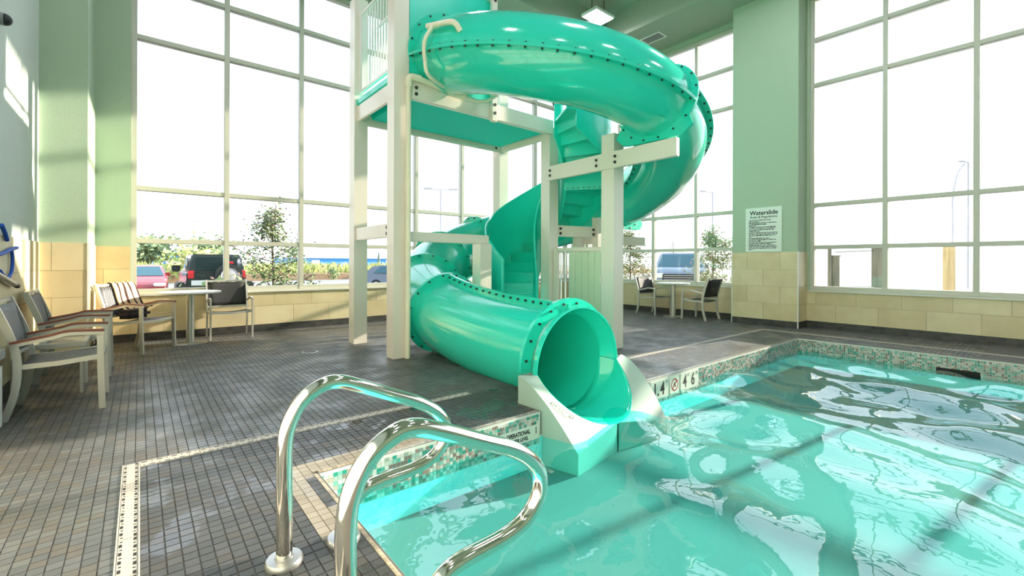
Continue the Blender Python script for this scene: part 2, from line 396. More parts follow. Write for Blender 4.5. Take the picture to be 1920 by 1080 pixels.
# wall tiles, each one a piece
def lay_tiles(parent, origin, ud, vd, u0, u1, rows, wid, off0, nrm, name='tile'):
    """rows [(z0,z1)], running bond, tiles proud of the wall by 12 mm"""
    O = Vector(origin); U = Vector(ud); N = Vector(nrm)
    for ri, (z0, z1) in enumerate(rows):
        u = u0 - wid + (off0 + (ri % 2) * wid / 2) % wid
        while u < u1 - 0.004:
            a, b = max(u, u0), min(u + wid, u1); u += wid
            if b - a < 0.03: continue
            g = 0.0018
            pr = 0.012 + random.uniform(-0.0008, 0.0008)
            c = O + U * ((a + b) / 2)
            bm = B(); add_box(bm, -(b - a) / 2 + g, (b - a) / 2 - g, 0, pr, z0 + g, z1 - g, mtx=basis((c.x, c.y, 0), U, N) @ Matrix(((1, 0, 0, 0), (0, 1, 0, 0), (0, 0, 1, 0), (0, 0, 0, 1))))
            obj(name, bm, random.choice(M['beige']), parent)
def basis_wall(): pass
# note: basis(o, U, N) has local x=U, y=N, z=UxN ; flip U so that z points up
RLOW = [(0.12, 0.44), (0.44, 0.695)]
RHI = [(0.12, 0.44), (0.44, 0.765), (0.765, 1.09), (1.09, 1.425)]
def up_ok(U, N): return Vector(U).cross(Vector(N)).z > 0
def tiles(parent, axis, fixed, a, b, rows, n, off=0.0, wid=0.62):
    if axis == 'x':
        U = (1, 0, 0); N = (0, n, 0)
        if not up_ok(U, N): lay_tiles(parent, (0, fixed, 0), (-1, 0, 0), None, -b, -a, rows, wid, off, N)
        else: lay_tiles(parent, (0, fixed, 0), U, None, a, b, rows, wid, off, N)
    else:
        U = (0, 1, 0); N = (n, 0, 0)
        if not up_ok(U, N): lay_tiles(parent, (fixed, 0, 0), (0, -1, 0), None, -b, -a, rows, wid, off, N)
        else: lay_tiles(parent, (fixed, 0, 0), U, None, a, b, rows, wid, off, N)
tiles(wl, 'y', XD, 3.4, 7.6, RHI, 1, 0.1)
tiles(pier_l, 'x', 7.6, XD, -0.5, RHI, -1, 0.0)
tiles(pier_l, 'y', -0.5, 7.6, YA, RHI, 1, 0.2)
tiles(wb, 'x', YA, -0.5, -0.11, RHI, -1, 0.3)
tiles(wb, 'x', YA, -0.11, XC, RLOW, -1, 0.27)
tiles(wr, 'y', XC, 4.28, YA, RLOW, -1, 0.2)
tiles(wr, 'y', XC, -3.0, 3.08, RLOW, -1, 0.03)
tiles(pier_r, 'y', 9.40, 3.08, 4.28, RHI, -1, 0.0, 0.6)
tiles(pier_r, 'x', 3.08, 9.40, XC, RHI, -1, 0.2)
# baseboards, made of small dark tiles
def baseboard(name, segs):
    bm = B()
    for axis, fx, a, b, n in segs:
        k = max(1, round((b - a) / 0.1)); st = (b - a) / k
        for i in range(k):
            for z0, z1 in ((0.0, 0.06), (0.062, 0.118)):
                p, q = a + i * st + 0.001, a + (i + 1) * st - 0.001
                t0, t1 = sorted((fx, fx + n * 0.011))
                if axis == 'x': add_box(bm, p, q, t0, t1, z0, z1)
                else: add_box(bm, t0, t1, p, q, z0, z1)
    b2 = B()
    for axis, fx, a, b, n in segs:
        t0, t1 = sorted((fx, fx + n * 0.008))
        if axis == 'x': add_box(b2, a, b, t0, t1, 0.0, 0.119)
        else: add_box(b2, t0, t1, a, b, 0.0, 0.119)
    o = struct(obj(name, b2, M['grout'])); q = obj('tile_row', bm, M['base'], o); q['kind'] = 'stuff'
    return o
baseboard('baseboard_left', [('y', XD, 2.0, 7.6, 1), ('x', 7.6, XD, -0.5, -1), ('y', -0.5, 7.6, YA, 1)])
baseboard('baseboard_back', [('x', YA, -0.5, XC, -1)])
baseboard('baseboard_right', [('y', XC, 4.28, YA, -1), ('y', XC, -3.0, 3.08, -1), ('y', 9.40, 3.08, 4.28, -1), ('x', 3.08, 9.40, XC, -1)])
for i, (x, y) in enumerate(((9.392, 4.282), (9.392, 3.074), (-0.494, 7.592))):
    struct(bx('trim_%d' % (i + 1), x - 0.008, x + 0.008, y - 0.008, y + 0.008, 0, 1.43, M['white']))

# windows: frame members, panes, sill
def window(name, axis, fix, out_n, marks, zs, wv=0.072, dp=0.13, setback=0.03):
    """marks: mullion centre positions; zs: transom centres; pane = thin glass box"""
    root = struct(bpy.data.objects.new(name, None)); COL.objects.link(root)
    mid = fix + out_n * (setback + dp / 2)
    def bar(nm, u0, u1, z0, z1, d, m):
        a, b = sorted((mid - d / 2, mid + d / 2))
        bmm = B()
        if axis == 'x': add_box(bmm, u0, u1, a, b, z0, z1, bev=0.004)
        else: add_box(bmm, a, b, u0, u1, z0, z1, bev=0.004)
        return obj(nm, bmm, m, root)
    z0, z1 = zs[0], zs[-1]
    for u in marks: bar('mullion', u - wv / 2, u + wv / 2, z0 - wv / 2, z1 + wv / 2, dp, M['frame'])
    for k, z in enumerate(zs):
        for a, b in zip(marks[:-1], marks[1:]):
            bar('transom', a + wv / 2, b - wv / 2, z - wv / 2, z + wv / 2, dp * 0.92, M['frame'])
    for a, b in zip(marks[:-1], marks[1:]):
        for c, d in zip(zs[:-1], zs[1:]):
            bar('pane', a + wv / 2, b - wv / 2, c + wv / 2, d - wv / 2, 0.012, M['glass'])
    a, b = sorted((fix - out_n * 0.035, fix + out_n * 0.20)); bmm = B(); e = 0.03
    if axis == 'x': add_box(bmm, marks[0] - e, marks[-1] + e, a, b, 0.675, 0.708, bev=0.005)
    else: add_box(bmm, a, b, marks[0] - e, marks[-1] + e, 0.675, 0.708, bev=0.005)
    obj('sill', bmm, M['sill'], root)
    return root
ZW = [0.745, 1.515, 2.315, 4.60, 5.46, 6.265]
window('window_1', 'x', YA, 1, [-0.075, 1.115, 2.28, 3.45, 4.61, 5.79, 6.95, 8.10, 9.27, 9.70], ZW)
window('window_2', 'y', XC, 1, [4.31, 5.34, 6.46, 7.50, 8.62], ZW)
window('window_3', 'y', XC, 1, [-6.70, -5.79, -4.69, -3.59, -2.49, -1.39, -0.29, 0.81, 1.91, 3.0], ZW)

# ------------------------------------------------------------------ pool
bm = B()
ZB = -1.0
def quad(bm, *p): bm.faces.new([bm.verts.new(q) for q in p])
add_box(bm, PX0 - 0.3, PX1 + 0.3, PY1, PY1 + 0.3, ZB - 0.2, -0.2)
add_box(bm, PX1, PX1 + 0.3, PY0 - 0.3, PY1, ZB - 0.2, -0.2)
add_box(bm, PX0 - 0.3, PX0, PY0 - 0.3, PY1, ZB - 0.2, -0.2)
add_box(bm, PX0 - 0.3, PX1 + 0.3, PY0 - 0.3, PY0, ZB - 0.2, -0.2)
add_box(bm, PX0 - 0.3, PX1 + 0.3, PY0 - 0.3, PY1 + 0.3, ZB - 0.3, ZB)
pool = obj('pool_basin', bm, M['pool']); pool['kind'] = 'structure'
for k, (w_, z) in enumerate(((0.95, -0.80), (0.60, -0.62), (0.28, -0.42))):
    bx('step', PX0, PX0 + w_, 0.3, PY1, ZB, z, M['pool'], pool, bev=0.02)
# grouted band behind the mosaic
bm = B()
for a in ((PX0, NX0, PY1 - 0.001, PY1 + 0.02), (NX1, PX1, PY1 - 0.001, PY1 + 0.02), (PX1 - 0.001, PX1 + 0.02, PY0, PY1), (PX0 - 0.02, PX0 + 0.001, PY0, PY1)):
    add_box(bm, a[0], a[1], a[2], a[3], -0.262, -0.005)
obj('grout_band', bm, M['grout_light'], pool)
MP = 0.0262
signs_skip = [(2.03, 2.49, -0.155 - 0.06, -0.10), (4.06, 5.03, -0.225, -0.025)]   # x0,x1,z0,z1 left free for the tile signs
cells = []
ncol = int((PX1 - PX0) / MP)
for i in range(ncol):
    x = PX0 + (i + 0.5) * MP
    if NX0 - 0.005 < x < NX1 + 0.005: continue
    for j in range(9):
        z = -0.022 - (j + 0.5) * MP
        if z < -0.262 or any(a[0] < x < a[1] and a[2] < z < a[3] for a in signs_skip): continue
        cells.append((x, z))
cam_xy = Vector((0, 0, 1.2))
cells.sort(key=lambda c: (Vector((c[0], PY1, c[1])) - cam_xy).length)
h = MP / 2 - 0.0016
pm = raw_mesh('mosaic_tile', [(sx_ * h, 0.0, sz_ * h) for sx_, sz_ in ((-1, -1), (1, -1), (1, 1), (-1, 1))] + [(sx_ * (h - .001), -0.005, sz_ * (h - .001)) for sx_, sz_ in ((-1, -1), (1, -1), (1, 1), (-1, 1))],
              [(4, 5, 6, 7), (0, 1, 5, 4), (1, 2, 6, 5), (2, 3, 7, 6), (3, 0, 4, 7)])
pm.materials.append(M['mosaic_obj'])
for x, z in cells[:300]:
    o = bpy.data.objects.new('mosaic_tile', pm); COL.objects.link(o); o.parent = pool; o.location = (x, PY1, z)
V, F = [], []
def add_piece(V, F, c, U, W, N, hu, hw, t):
    """small raised tile with bevelled rim"""
    k = len(V); c = Vector(c); U = Vector(U); W = Vector(W); N = Vector(N)
    for s1, s2 in ((-1, -1), (1, -1), (1, 1), (-1, 1)): V.append(tuple(c + U * hu * s1 + W * hw * s2))
    for s1, s2 in ((-1, -1), (1, -1), (1, 1), (-1, 1)): V.append(tuple(c + U * (hu - .001) * s1 + W * (hw - .001) * s2 + N * t))
    F.extend([(k + 4, k + 5, k + 6, k + 7), (k, k + 1, k + 5, k + 4), (k + 1, k + 2, k + 6, k + 5), (k + 2, k + 3, k + 7, k + 6), (k + 3, k, k + 4, k + 7)])
for x, z in cells[300:]: add_piece(V, F, (x, PY1, z), (1, 0, 0), (0, 0, 1), (0, -1, 0), h, h, 0.005)
for i in range(int((PY1 + 3.2) / MP)):
    y = PY1 - (i + 0.5) * MP
    for j in range(9):
        z = -0.022 - (j + 0.5) * MP
        if z > -0.262 and not (-0.20 > z and 1.05 > y > 0.62): add_piece(V, F, (PX1, y, z), (0, -1, 0), (0, 0, 1), (-1, 0, 0), h, h, 0.005)
o = mesh_obj('mosaic_band', raw_mesh('mosaic_band', V, F), M['mosaic'], pool); o['kind'] = 'stuff'
# skimmer mouth in the far band
bm = B(); add_box(bm, PX1 - 0.008, PX1 + 0.01, 0.63, 1.05, -0.262, -0.168, bev=0.004); sk = obj('skimmer_mouth', bm, M['slot'], pool); sk['label'] = 'dark skimmer opening at the waterline'

# depth marker tiles
def wall_text(name, s, size, x, z, m, parent, **k):
    return text(name, s, size, basis((x, PY1 - 0.0085, z), (1, 0, 0), (0, 0, 1)), m, parent, **k)
def plate(name, x0, x1, z0, z1, parent): return bx(name, x0, x1, PY1 - 0.008, PY1 + 0.004, z0, z1, M['sign'], parent, bev=0.001)
t = thing('depth_marker', 'white depth marker tiles on the pool edge right of the slide outlet', 'sign', (4.54, PY1, -0.12))
plate('plate', 4.065, 4.385, -0.22, -0.03, t); plate('plate', 4.43, 4.60, -0.22, -0.03, t); plate('plate', 4.645, 5.025, -0.22, -0.03, t)
wall_text('numeral', '1.', 0.19, 4.155, -0.13, M['ink'], t, bold=0.004, squeeze=0.85); wall_text('numeral', '4', 0.19, 4.275, -0.13, M['ink'], t, bold=0.004, squeeze=0.85)
wall_text('numeral', 'M', 0.05, 4.355, -0.065, M['grey_ink'], t)
wall_text('numeral', '4', 0.19, 4.725, -0.128, M['ink'], t, bold=0.004, squeeze=0.85); wall_text('numeral', "FT", 0.045, 4.80, -0.062, M['grey_ink'], t)
wall_text('numeral', '6', 0.19, 4.90, -0.128, M['ink'], t, bold=0.004, squeeze=0.85); wall_text('numeral', "IN", 0.045, 4.985, -0.062, M['grey_ink'], t)
bm = B()
N_ = 32; cx_, cz_ = 4.515, -0.125
for k in range(N_):
    a, b = 2 * PI * k / N_, 2 * PI * (k + 1) / N_
    quad(bm, *[(cx_ + r * math.cos(q), PY1 - 0.0088, cz_ + r * math.sin(q)) for r, q in ((0.055, a), (0.069, a), (0.069, b), (0.055, b))])
add_box(bm, -0.006, 0.006, -0.0006, 0.0006, -0.06, 0.06, mtx=Matrix.Translation((cx_, PY1 - 0.009, cz_)) @ Matrix.Rotation(math.radians(45), 4, 'Y'))
obj('prohibition_ring', bm, M['red_ink'], t)
bm = B()   # diving figure
add_box(bm, -0.007, 0.007, -0.0005, 0.0005, -0.03, 0.028, mtx=Matrix.Translation((cx_ + 0.004, PY1 - 0.0086, cz_)) @ Matrix.Rotation(math.radians(-35), 4, 'Y'))
add_box(bm, -0.005, 0.005, -0.0005, 0.0005, -0.022, 0.022, mtx=Matrix.Translation((cx_ - 0.012, PY1 - 0.0086, cz_ + 0.004)) @ Matrix.Rotation(math.radians(30), 4, 'Y'))
add_sweep(bm, [(cx_ + 0.024, PY1 - 0.0091, cz_ + 0.03), (cx_ + 0.024, PY1 - 0.0081, cz_ + 0.03)], circ(0.01, 10))
obj('diver_symbol', bm, M['ink'], t)
t = thing('water_level_sign', 'white tile sign reading operational water level left of the slide outlet', 'sign', (2.25, PY1, -0.15))
plate('plate', 2.035, 2.49, -0.215, -0.10, t)
wall_text('lettering', 'OPERATIONAL', 0.048, 2.275, -0.138, M['ink'], t, bold=0.0016, squeeze=0.75); wall_text('lettering', 'WATER LEVEL', 0.040, 2.275, -0.185, M['ink'], t, bold=0.0012, squeeze=0.8)
bm = B(); add_box(bm, 2.455, 2.463, PY1 - 0.0088, PY1 - 0.008, -0.17, -0.115); obj('level_mark', bm, M['ink'], t)
bm = B()
for a, b in (((2.08, -0.165), (2.12, -0.165)), ((2.12, -0.165), (2.10, -0.13)), ((2.10, -0.13), (2.08, -0.165))):
    add_sweep(bm, [(a[0], PY1 - 0.0086, a[1]), (b[0], PY1 - 0.0086, b[1])], rect(0.004, 0.001))
obj('triangle_mark', bm, M['grey_ink'], t)

# water surface with real ripples
nx_, ny_ = 330, 300
WZ = -0.205
rw = random.Random(5)
waves = []
for k in range(26):
    lam = 0.34 * (1.11 ** k) if k < 14 else rw.uniform(0.6, 1.8)
    ang = rw.uniform(0, 2 * PI) if k % 3 else rw.gauss(2.3, 0.5)
    waves.append((math.cos(ang) * 2 * PI / lam, math.sin(ang) * 2 * PI / lam, rw.uniform(0, 6.3), 0.0080 * lam * rw.uniform(0.5, 1.1)))
V, F = [], []
for j in range(ny_ + 1):
    y = PY0 + (PY1 - PY0) * (j / ny_) ** 0.7
    for i in range(nx_ + 1):
        x = PX0 + (PX1 - PX0) * (i / nx_)
        wx = x + 0.10 * math.sin(2.1 * y + 0.7 * x); wy = y + 0.10 * math.sin(1.7 * x - 1.1 * y)
        z = 0.0
        for kx, ky, ph, am in waves: z += am * math.sin(kx * wx + ky * wy + ph)
        calm = min(1.0, 0.35 + max(0.0, x - 1.2) * 0.35)
        V.append((x, y, WZ + z * calm))
W_ = nx_ + 1
for j in range(ny_):
    for i in range(nx_):
        F.append((j * W_ + i, j * W_ + i + 1, (j + 1) * W_ + i + 1, (j + 1) * W_ + i))
wo = mesh_obj('pool_water', raw_mesh('pool_water', V, F), M['water'], smooth=True)
setp(wo, 'rippling turquoise pool water reflecting the bright windows', 'water', kind='stuff')

# ------------------------------------------------------------------ floor tiles, coping, drains
P = 0.0525
XE, YE = 0.61, 2.855                      # outer border of the coping band
DX0, DX1, DY0, DY1 = -0.077, 0.003, 3.41, 3.49
def free(x0, x1, y0, y1):
    xm, ym = (x0 + x1) / 2, (y0 + y1) / 2
    if PX0 - 0.185 < xm < PX1 + 0.02 and ym < YE: return False
    if NX0 - 0.02 < xm < NX1 + 0.02 and ym < NY + 0.03: return False
    if DX0 < xm < DX1 and ym < DY1: return False
    if DY0 < ym < DY1 and (DX0 < xm < 2.34 or 4.0 < xm < 8.84): return False
    if 8.76 < xm < 8.84 and ym < DY1: return False
    if NY < ym < 4.96 and abs(xm - 3.2) < 0.5 and abs(xm - chord(ym)[0]) < (chord(ym)[1] + 0.03 if ym > NY + 0.15 else 0.56): return False
    if xm < -0.5 and ym > 7.6: return False
    if 9.4 < xm and 3.08 < ym < 4.28: return False
    if math.hypot(xm - 1.76, ym - 6.38) < 0.09: return False
    return True
cut_x = [DX0, DX1, 8.76, 8.84, XD]; 
lst = []
i0, i1 = math.floor((XD - XE) / P), math.ceil((XC - XE) / P); j0, j1 = math.floor((0.7 - YE) / P), math.ceil((YA - YE) / P)
for i in range(i0, i1):
    for j in range(j0, j1):
        x0, y0 = XE + i * P, YE + j * P
        x1, y1 = x0 + P, y0 + P
        x0, x1, y1 = max(x0, XD + 0.002), min(x1, XC - 0.012), min(y1, YA - 0.012)
        if x1 - x0 < 0.008 or y1 - y0 < 0.008: continue
        if free(x0, x1, y0, y1): lst.append(((x0 + x1) / 2, (y0 + y1) / 2, (x1 - x0) / 2, (y1 - y0) / 2))
def pxy(x, y, z=0):
    d = Vector((x, y, z)) - Vector((0, 0, 1.2)); zz = d.dot(_f)
    return (960 + 846 * d.dot(_r) / max(zz, 0.01), 492.8 - 846 * d.z / max(zz, 0.01)) if zz > 0.3 else (-9999, 0)
def near_key(t):
    px, py = pxy(t[0], t[1]); inside = -10 < px < 1930 and py < 1095 and abs(t[2] - P / 2) < 1e-6 and abs(t[3] - P / 2) < 1e-6
    return (0 if inside else 1, math.hypot(t[0], t[1]))
lst.sort(key=near_key)
h = P / 2 - 0.0016
tm = raw_mesh('tile', [(a * h, b * h, -0.006) for a, b in ((-1, -1), (1, -1), (1, 1), (-1, 1))] + [(a * (h - .0012), b * (h - .0012), 0.0) for a, b in ((-1, -1), (1, -1), (1, 1), (-1, 1))],
              [(4, 5, 6, 7), (0, 1, 5, 4), (1, 2, 6, 5), (2, 3, 7, 6), (3, 0, 4, 7)])
tm.materials.append(M['tile_obj'])
for x, y, a, b in lst[:300]:
    o = bpy.data.objects.new('tile', tm); COL.objects.link(o); o.parent = floor; o.location = (x, y, random.uniform(-0.0006, 0.0006))
V, F = [], []
for x, y, a, b in lst[300:]:
    add_piece(V, F, (x, y, -0.006), (1, 0, 0), (0, 1, 0), (0, 0, 1), a - 0.0016, b - 0.0016, 0.006 + random.uniform(-0.0005, 0.0005))
o = mesh_obj('tile_field', raw_mesh('tile_field', V, F), M['tile'], floor); o['kind'] = 'stuff'

# coping: flat tiles then bullnose pieces, as trim around the pool
cop = struct(bpy.data.objects.new('trim_4', None)); COL.objects.link(cop)
def cop_piece(nm, x0, x1, y0, y1, m, z=0.0):
    bmm = B(); g = 0.0015; add_box(bmm, x0 + g, x1 - g, y0 + g, y1 - g, -0.008, z + random.uniform(-0.0005, 0.0005)); obj(nm, bmm, m, cop)
BN = 0.03
npz = 0
step = (PX0 - BN - XE) / 3
for r_ in range(3):
    y = YE
    while y > 0.95:
        x0 = XE + r_ * step
        beige = y > 2.02 and not (r_ == 2 and (y < 2.66 and y > 2.3))
        cop_piece('coping_tile', x0, x0 + step, y - P, y, M['cop'] if beige else M['tile_obj']); y -= P; npz += 1
stepy = (YE - PY1 - BN) / 3
V, F = [], []
for r_ in range(3):
    x = XE + 3 * step
    y0 = PY1 + BN + r_ * stepy
    while x < PX1 + 0.02:
        if not (NX0 - P < x < NX1):
            if x < 3.2: cop_piece('coping_tile', x, x + P, y0, y0 + stepy, M['cop'] if x < 1.75 else M['tile_obj'])
            else: add_piece(V, F, (x + P / 2, y0 + stepy / 2, -0.006), (1, 0, 0), (0, 1, 0), (0, 0, 1), P / 2 - .0015, stepy / 2 - .0015, 0.006)
        x += P
o = mesh_obj('coping_field', raw_mesh('coping_field', V, F), M['tile'], cop); o['kind'] = 'stuff'
# quarter-round bullnose
def bull_mesh(L):
    sec = [(0, 0)] + [(BN - 0.022 + 0.022 * math.sin(a), -0.022 + 0.022 * math.cos(a)) for a in (0, 0.4, 0.8, 1.2, PI / 2)] + [(0, -0.022)]
    bmm = B(); add_sweep(bmm, [(0, -L / 2, 0), (0, L / 2, 0)], sec, up=(0, 0, 1)); bmesh.ops.recalc_face_normals(bmm, faces=bmm.faces)
    me = bpy.data.meshes.new('bullnose'); bmm.to_mesh(me); bmm.free(); return me
bme = bull_mesh(0.0245); bme.materials.append(M['bull']); bme2 = bull_mesh(0.0245); bme2.materials.append(M['bull_grey'])
k = 0
y = PY1 - 0.013
while y > 0.95:
    o = bpy.data.objects.new('bullnose', bme); COL.objects.link(o); o.parent = cop; o.location = (PX0 - BN, y, 0.001); y -= 0.0262; k += 1
x = PX0 + 0.013
while x < PX1:
    if not (NX0 - 0.01 < x < NX1 + 0.01) and k < 300:
        o = bpy.data.objects.new('bullnose', bme if x < 1.2 else bme2); COL.objects.link(o); o.parent = cop; o.location = (x, PY1 + BN, 0.001); o.rotation_euler = (0, 0, -PI / 2); k += 1
    x += 0.0262
bm = B(); add_box(bm, 4.9 + 0.0, PX1 + BN, PY1 - 0.0, PY1 + BN, -0.022, 0.001, bev=0.006); add_box(bm, PX1, PX1 + BN, PY0, PY1, -0.022, 0.001, bev=0.006)
obj('coping_edge', bm, M['bull_grey'], cop)

# trench drains: white grates with slots
slot_me = raw_mesh('slot', [(-.003, -.011, 0), (.003, -.011, 0), (.003, .011, 0), (-.003, .011, 0)], [(0, 1, 2, 3)])
def drain(label, axis, a, b, c0, c1, n):
    mid = (c0 + c1) / 2
    loc = ((a + b) / 2, mid, 0) if axis == 'x' else (mid, (a + b) / 2, 0)
    t = thing('trench_drain', label, 'drain', loc)
    L = (b - a) / n
    for k in range(n):
        u0, u1 = a + k * L + 0.002, a + (k + 1) * L - 0.002
        bmm = B()
        if axis == 'x': add_box(bmm, u0, u1, c0 + 0.008, c1 - 0.008, -0.01, 0.002)
        else: add_box(bmm, c0 + 0.008, c1 - 0.008, u0, u1, -0.01, 0.002)
        gr = obj('grate', bmm, M['drain'], t)
        bmm = B(); m_ = max(2, int(L / 0.034)); 
        for q in range(m_):
            u = u0 + (q + 0.5) * (u1 - u0) / m_
            for off, ln, wd in ((-0.024 if q % 2 else 0.024, 0.013, .0055), (0.022 if q % 2 else -0.022, 0.0045, .0045)):
                s_, e_ = (u - ln, u + ln) 
                if axis == 'x': quad(bmm, *[(uu, mid + off + vv, 0.0024) for uu, vv in ((s_, -wd), (e_, -wd), (e_, wd), (s_, wd))])
                else: quad(bmm, *[(mid + off + vv, uu, 0.0024) for uu, vv in ((s_, -wd), (s_, wd), (e_, wd), (e_, -wd))])
        obj('slot_row', bmm, M['slot'], gr)
    bmm = B()
    for e0 in (c0, c1 - 0.006):
        if axis == 'x': add_box(bmm, a, b, e0, e0 + 0.006, -0.01, 0.004)
        else: add_box(bmm, e0, e0 + 0.006, a, b, -0.01, 0.004)
    obj('edge_rail', bmm, M['drain'], t)
    return t
drain('white slotted trench drain running towards the camera at the lower left', 'y', 0.7, 3.49, DX0, DX1, 9)
drain('white slotted trench drain crossing the grey deck behind the hand rails', 'x', DX1, 2.34, DY0, DY1, 8)
drain('white trench drain line on the deck to the right of the slide outlet', 'x', 4.0, 8.76, DY0, DY1, 12)
drain('white trench drain line between the far pool edge and the right windows', 'y', -3.0, 3.49, 8.76, 8.84, 14)
t = thing('floor_drain', 'small round floor drain in the deck beside the tower leg', 'drain', (1.76, 6.38, 0))
obj('rim', add_lathe(B(), [(0.105, -0.01), (0.105, 0.002), (0.09, 0.003)], (1.76, 6.38, 0)), M['plate'], t)
bm = B()
for k in range(-3, 4): add_box(bm, 1.76 - math.sqrt(.0075 - (k * .024) ** 2) * 0.98, 1.76 + math.sqrt(.0075 - (k * .024) ** 2) * 0.98, 6.38 + k * 0.024 - 0.004, 6.38 + k * 0.024 + 0.004, 0.002, 0.0042)
obj('slot_row', bm, M['slot'], t)

# ------------------------------------------------------------------ stainless hand rails
prof = [(0.447, -0.01), (0.447, 0.70), (0.60, 0.735), (1.235, 0.44), (1.17, 0.215), (0.68, 0.205), (0.68, -0.01)]
raw = [(0.447, 0.0), (0.447, 0.25), (0.448, 0.46), (0.466, 0.555), (0.512, 0.635), (0.59, 0.684), (0.66, 0.688), (0.75, 0.655), (0.90, 0.588), (1.04, 0.525), (1.135, 0.460), (1.188, 0.385), (1.180, 0.305), (1.110, 0.238), (1.00, 0.212), (0.86, 0.206), (0.775, 0.190), (0.715, 0.140), (0.688, 0.06), (0.682, 0.0)]
for lab, yy in (('polished steel pool hand rail farther from the camera, its round deck plate in full view', 1.965), ('polished steel pool hand rail nearest the camera, its upright running out of the picture', 1.27)):
    t = thing('hand_rail', lab, 'hand rail', (0.447, yy, 0), group='pool hand rails')
    pts = smooth_path([(x, yy, z) for x, z in raw], 5)
    obj('rail_tube', add_sweep(B(), pts, circ(0.030, 20)), M['chrome'], t, smooth=True)
    for x in (0.447, 0.682):
        obj('base_plate', add_lathe(B(), [(0.070, 0.0), (0.070, 0.013), (0.064, 0.022), (0.036, 0.025), (0.034, 0.032)], (x, yy, 0), 32), M['plate'], t, smooth=True)

# ------------------------------------------------------------------ water slide
CX, CY_, RH, RT = 5.05, 5.25, 1.90, 0.47
ZT = [(180, 3.93), (200, 3.80), (225, 3.63), (250, 3.47), (275, 3.29), (300, 3.01), (330, 2.66), (360, 2.35), (390, 2.08), (420, 1.83), (450, 1.56), (480, 1.22), (510, 0.82), (540, 0.53), (562, 0.40)]
def zat(a):
    for (p, u), (q, v) in zip(ZT[:-1], ZT[1:]):
        if p <= a <= q:
            i = ZT.index((p, u)); s = (a - p) / (q - p)
            m0 = (v - ZT[max(i - 1, 0)][1]) / (q - ZT[max(i - 1, 0)][0]) * (q - p); n2 = ZT[min(i + 2, len(ZT) - 1)]
            m1 = (n2[1] - u) / (n2[0] - p) * (q - p)
            return (2 * s**3 - 3 * s**2 + 1) * u + (s**3 - 2 * s**2 + s) * m0 + (-2 * s**3 + 3 * s**2) * v + (s**3 - s**2) * m1
    return ZT[-1][1]
def hel(a):
    r = math.radians(a); return Vector((CX + RH * math.cos(r), CY_ + RH * math.sin(r), zat(a)))
def hel_path(a, b, n): return [hel(a + (b - a) * k / n) for k in range(n + 1)]
OUTC = Vector((3.22, 2.95, 0.245))
def exit_path(n):
    p0, p3 = hel(540), OUTC + Vector((0, 0.08, 0.01)); p1 = p0 + Vector((0, -0.75, -0.22)); p2 = p3 + Vector((0, 0.6, 0.03))
    return [p0 * (1 - t)**3 + p1 * 3 * t * (1 - t)**2 + p2 * 3 * t * t * (1 - t) + p3 * t**3 for t in [k / n for k in range(n + 1)]]
slide = thing('water_slide', 'spiral teal fibreglass tube slide winding down to the pool edge', 'slide', (CX, CY_, 0))
def shell(name, path, r, parent, m, th=0.014, n=40):
    bm = B(); T = frame_dirs(path); R = []
    for p, t in zip(path, T):
        s = t.cross(Vector((0, 0, 1))).normalized(); u = s.cross(t)
        R.append(([bm.verts.new(p + (s * math.cos(2 * PI * k / n) + u * math.sin(2 * PI * k / n)) * r) for k in range(n)],
                  [bm.verts.new(p + (s * math.cos(2 * PI * k / n) + u * math.sin(2 * PI * k / n)) * (r - th)) for k in range(n)]))
    for i in range(len(R) - 1):
        for k in range(n):
            q = (k + 1) % n
            bm.faces.new((R[i][0][k], R[i][0][q], R[i + 1][0][q], R[i + 1][0][k]))
            bm.faces.new((R[i][1][q], R[i][1][k], R[i + 1][1][k], R[i + 1][1][q]))
    for i in (0, -1):
        for k in range(n): bm.faces.new((R[i][0][k], R[i][0][(k + 1) % n], R[i][1][(k + 1) % n], R[i][1][k]))
    return obj(name, bm, m, parent, smooth=True)
def bolts(bm, p, nrm, r=0.012, l=0.016):
    add_sweep(bm, [p - nrm * l, p + nrm * l], circ(r, 6))
def fr(path, i):
    T = frame_dirs(path); t = T[i]; s = t.cross(Vector((0, 0, 1))).normalized(); return path[i], t, s, s.cross(t)
def ring(p, t, s, u, parent, r0=RT - 0.01, r1=RT + 0.08, lug=True, flat=False, th=0.034, nb=16):
    bm = B(); n = 48; L = []
    for k in range(n):
        a = 2 * PI * k / n; rr = r1
        if flat and -math.sin(a) > 0.60: rr = min((RT + 0.075) / -math.sin(a), r1 * 1.22)
        if lug and abs(a - math.radians(108)) < 0.28: rr = r1 + 0.13 * (1 - abs(a - math.radians(108)) / 0.28)
        d = s * math.cos(a) + u * math.sin(a)
        L.append([bm.verts.new(p + d * r0 - t * th / 2), bm.verts.new(p + d * rr - t * th / 2), bm.verts.new(p + d * rr + t * th / 2), bm.verts.new(p + d * r0 + t * th / 2)])
    for k in range(n):
        q = (k + 1) % n
        for j in range(4): bm.faces.new((L[k][j], L[q][j], L[q][(j + 1) % 4], L[k][(j + 1) % 4]))
    o = obj('flange_ring', bm, M['teal'], parent, smooth=True)
    bm = B()
    for k in range(nb):
        a = 2 * PI * (k + 0.5) / nb; d = s * math.cos(a) + u * math.sin(a); bolts(bm, p + d * (RT + 0.055), t, 0.013, th / 2 + 0.014)
    obj('bolt_circle', bm, M['bolt'], o)
    return o
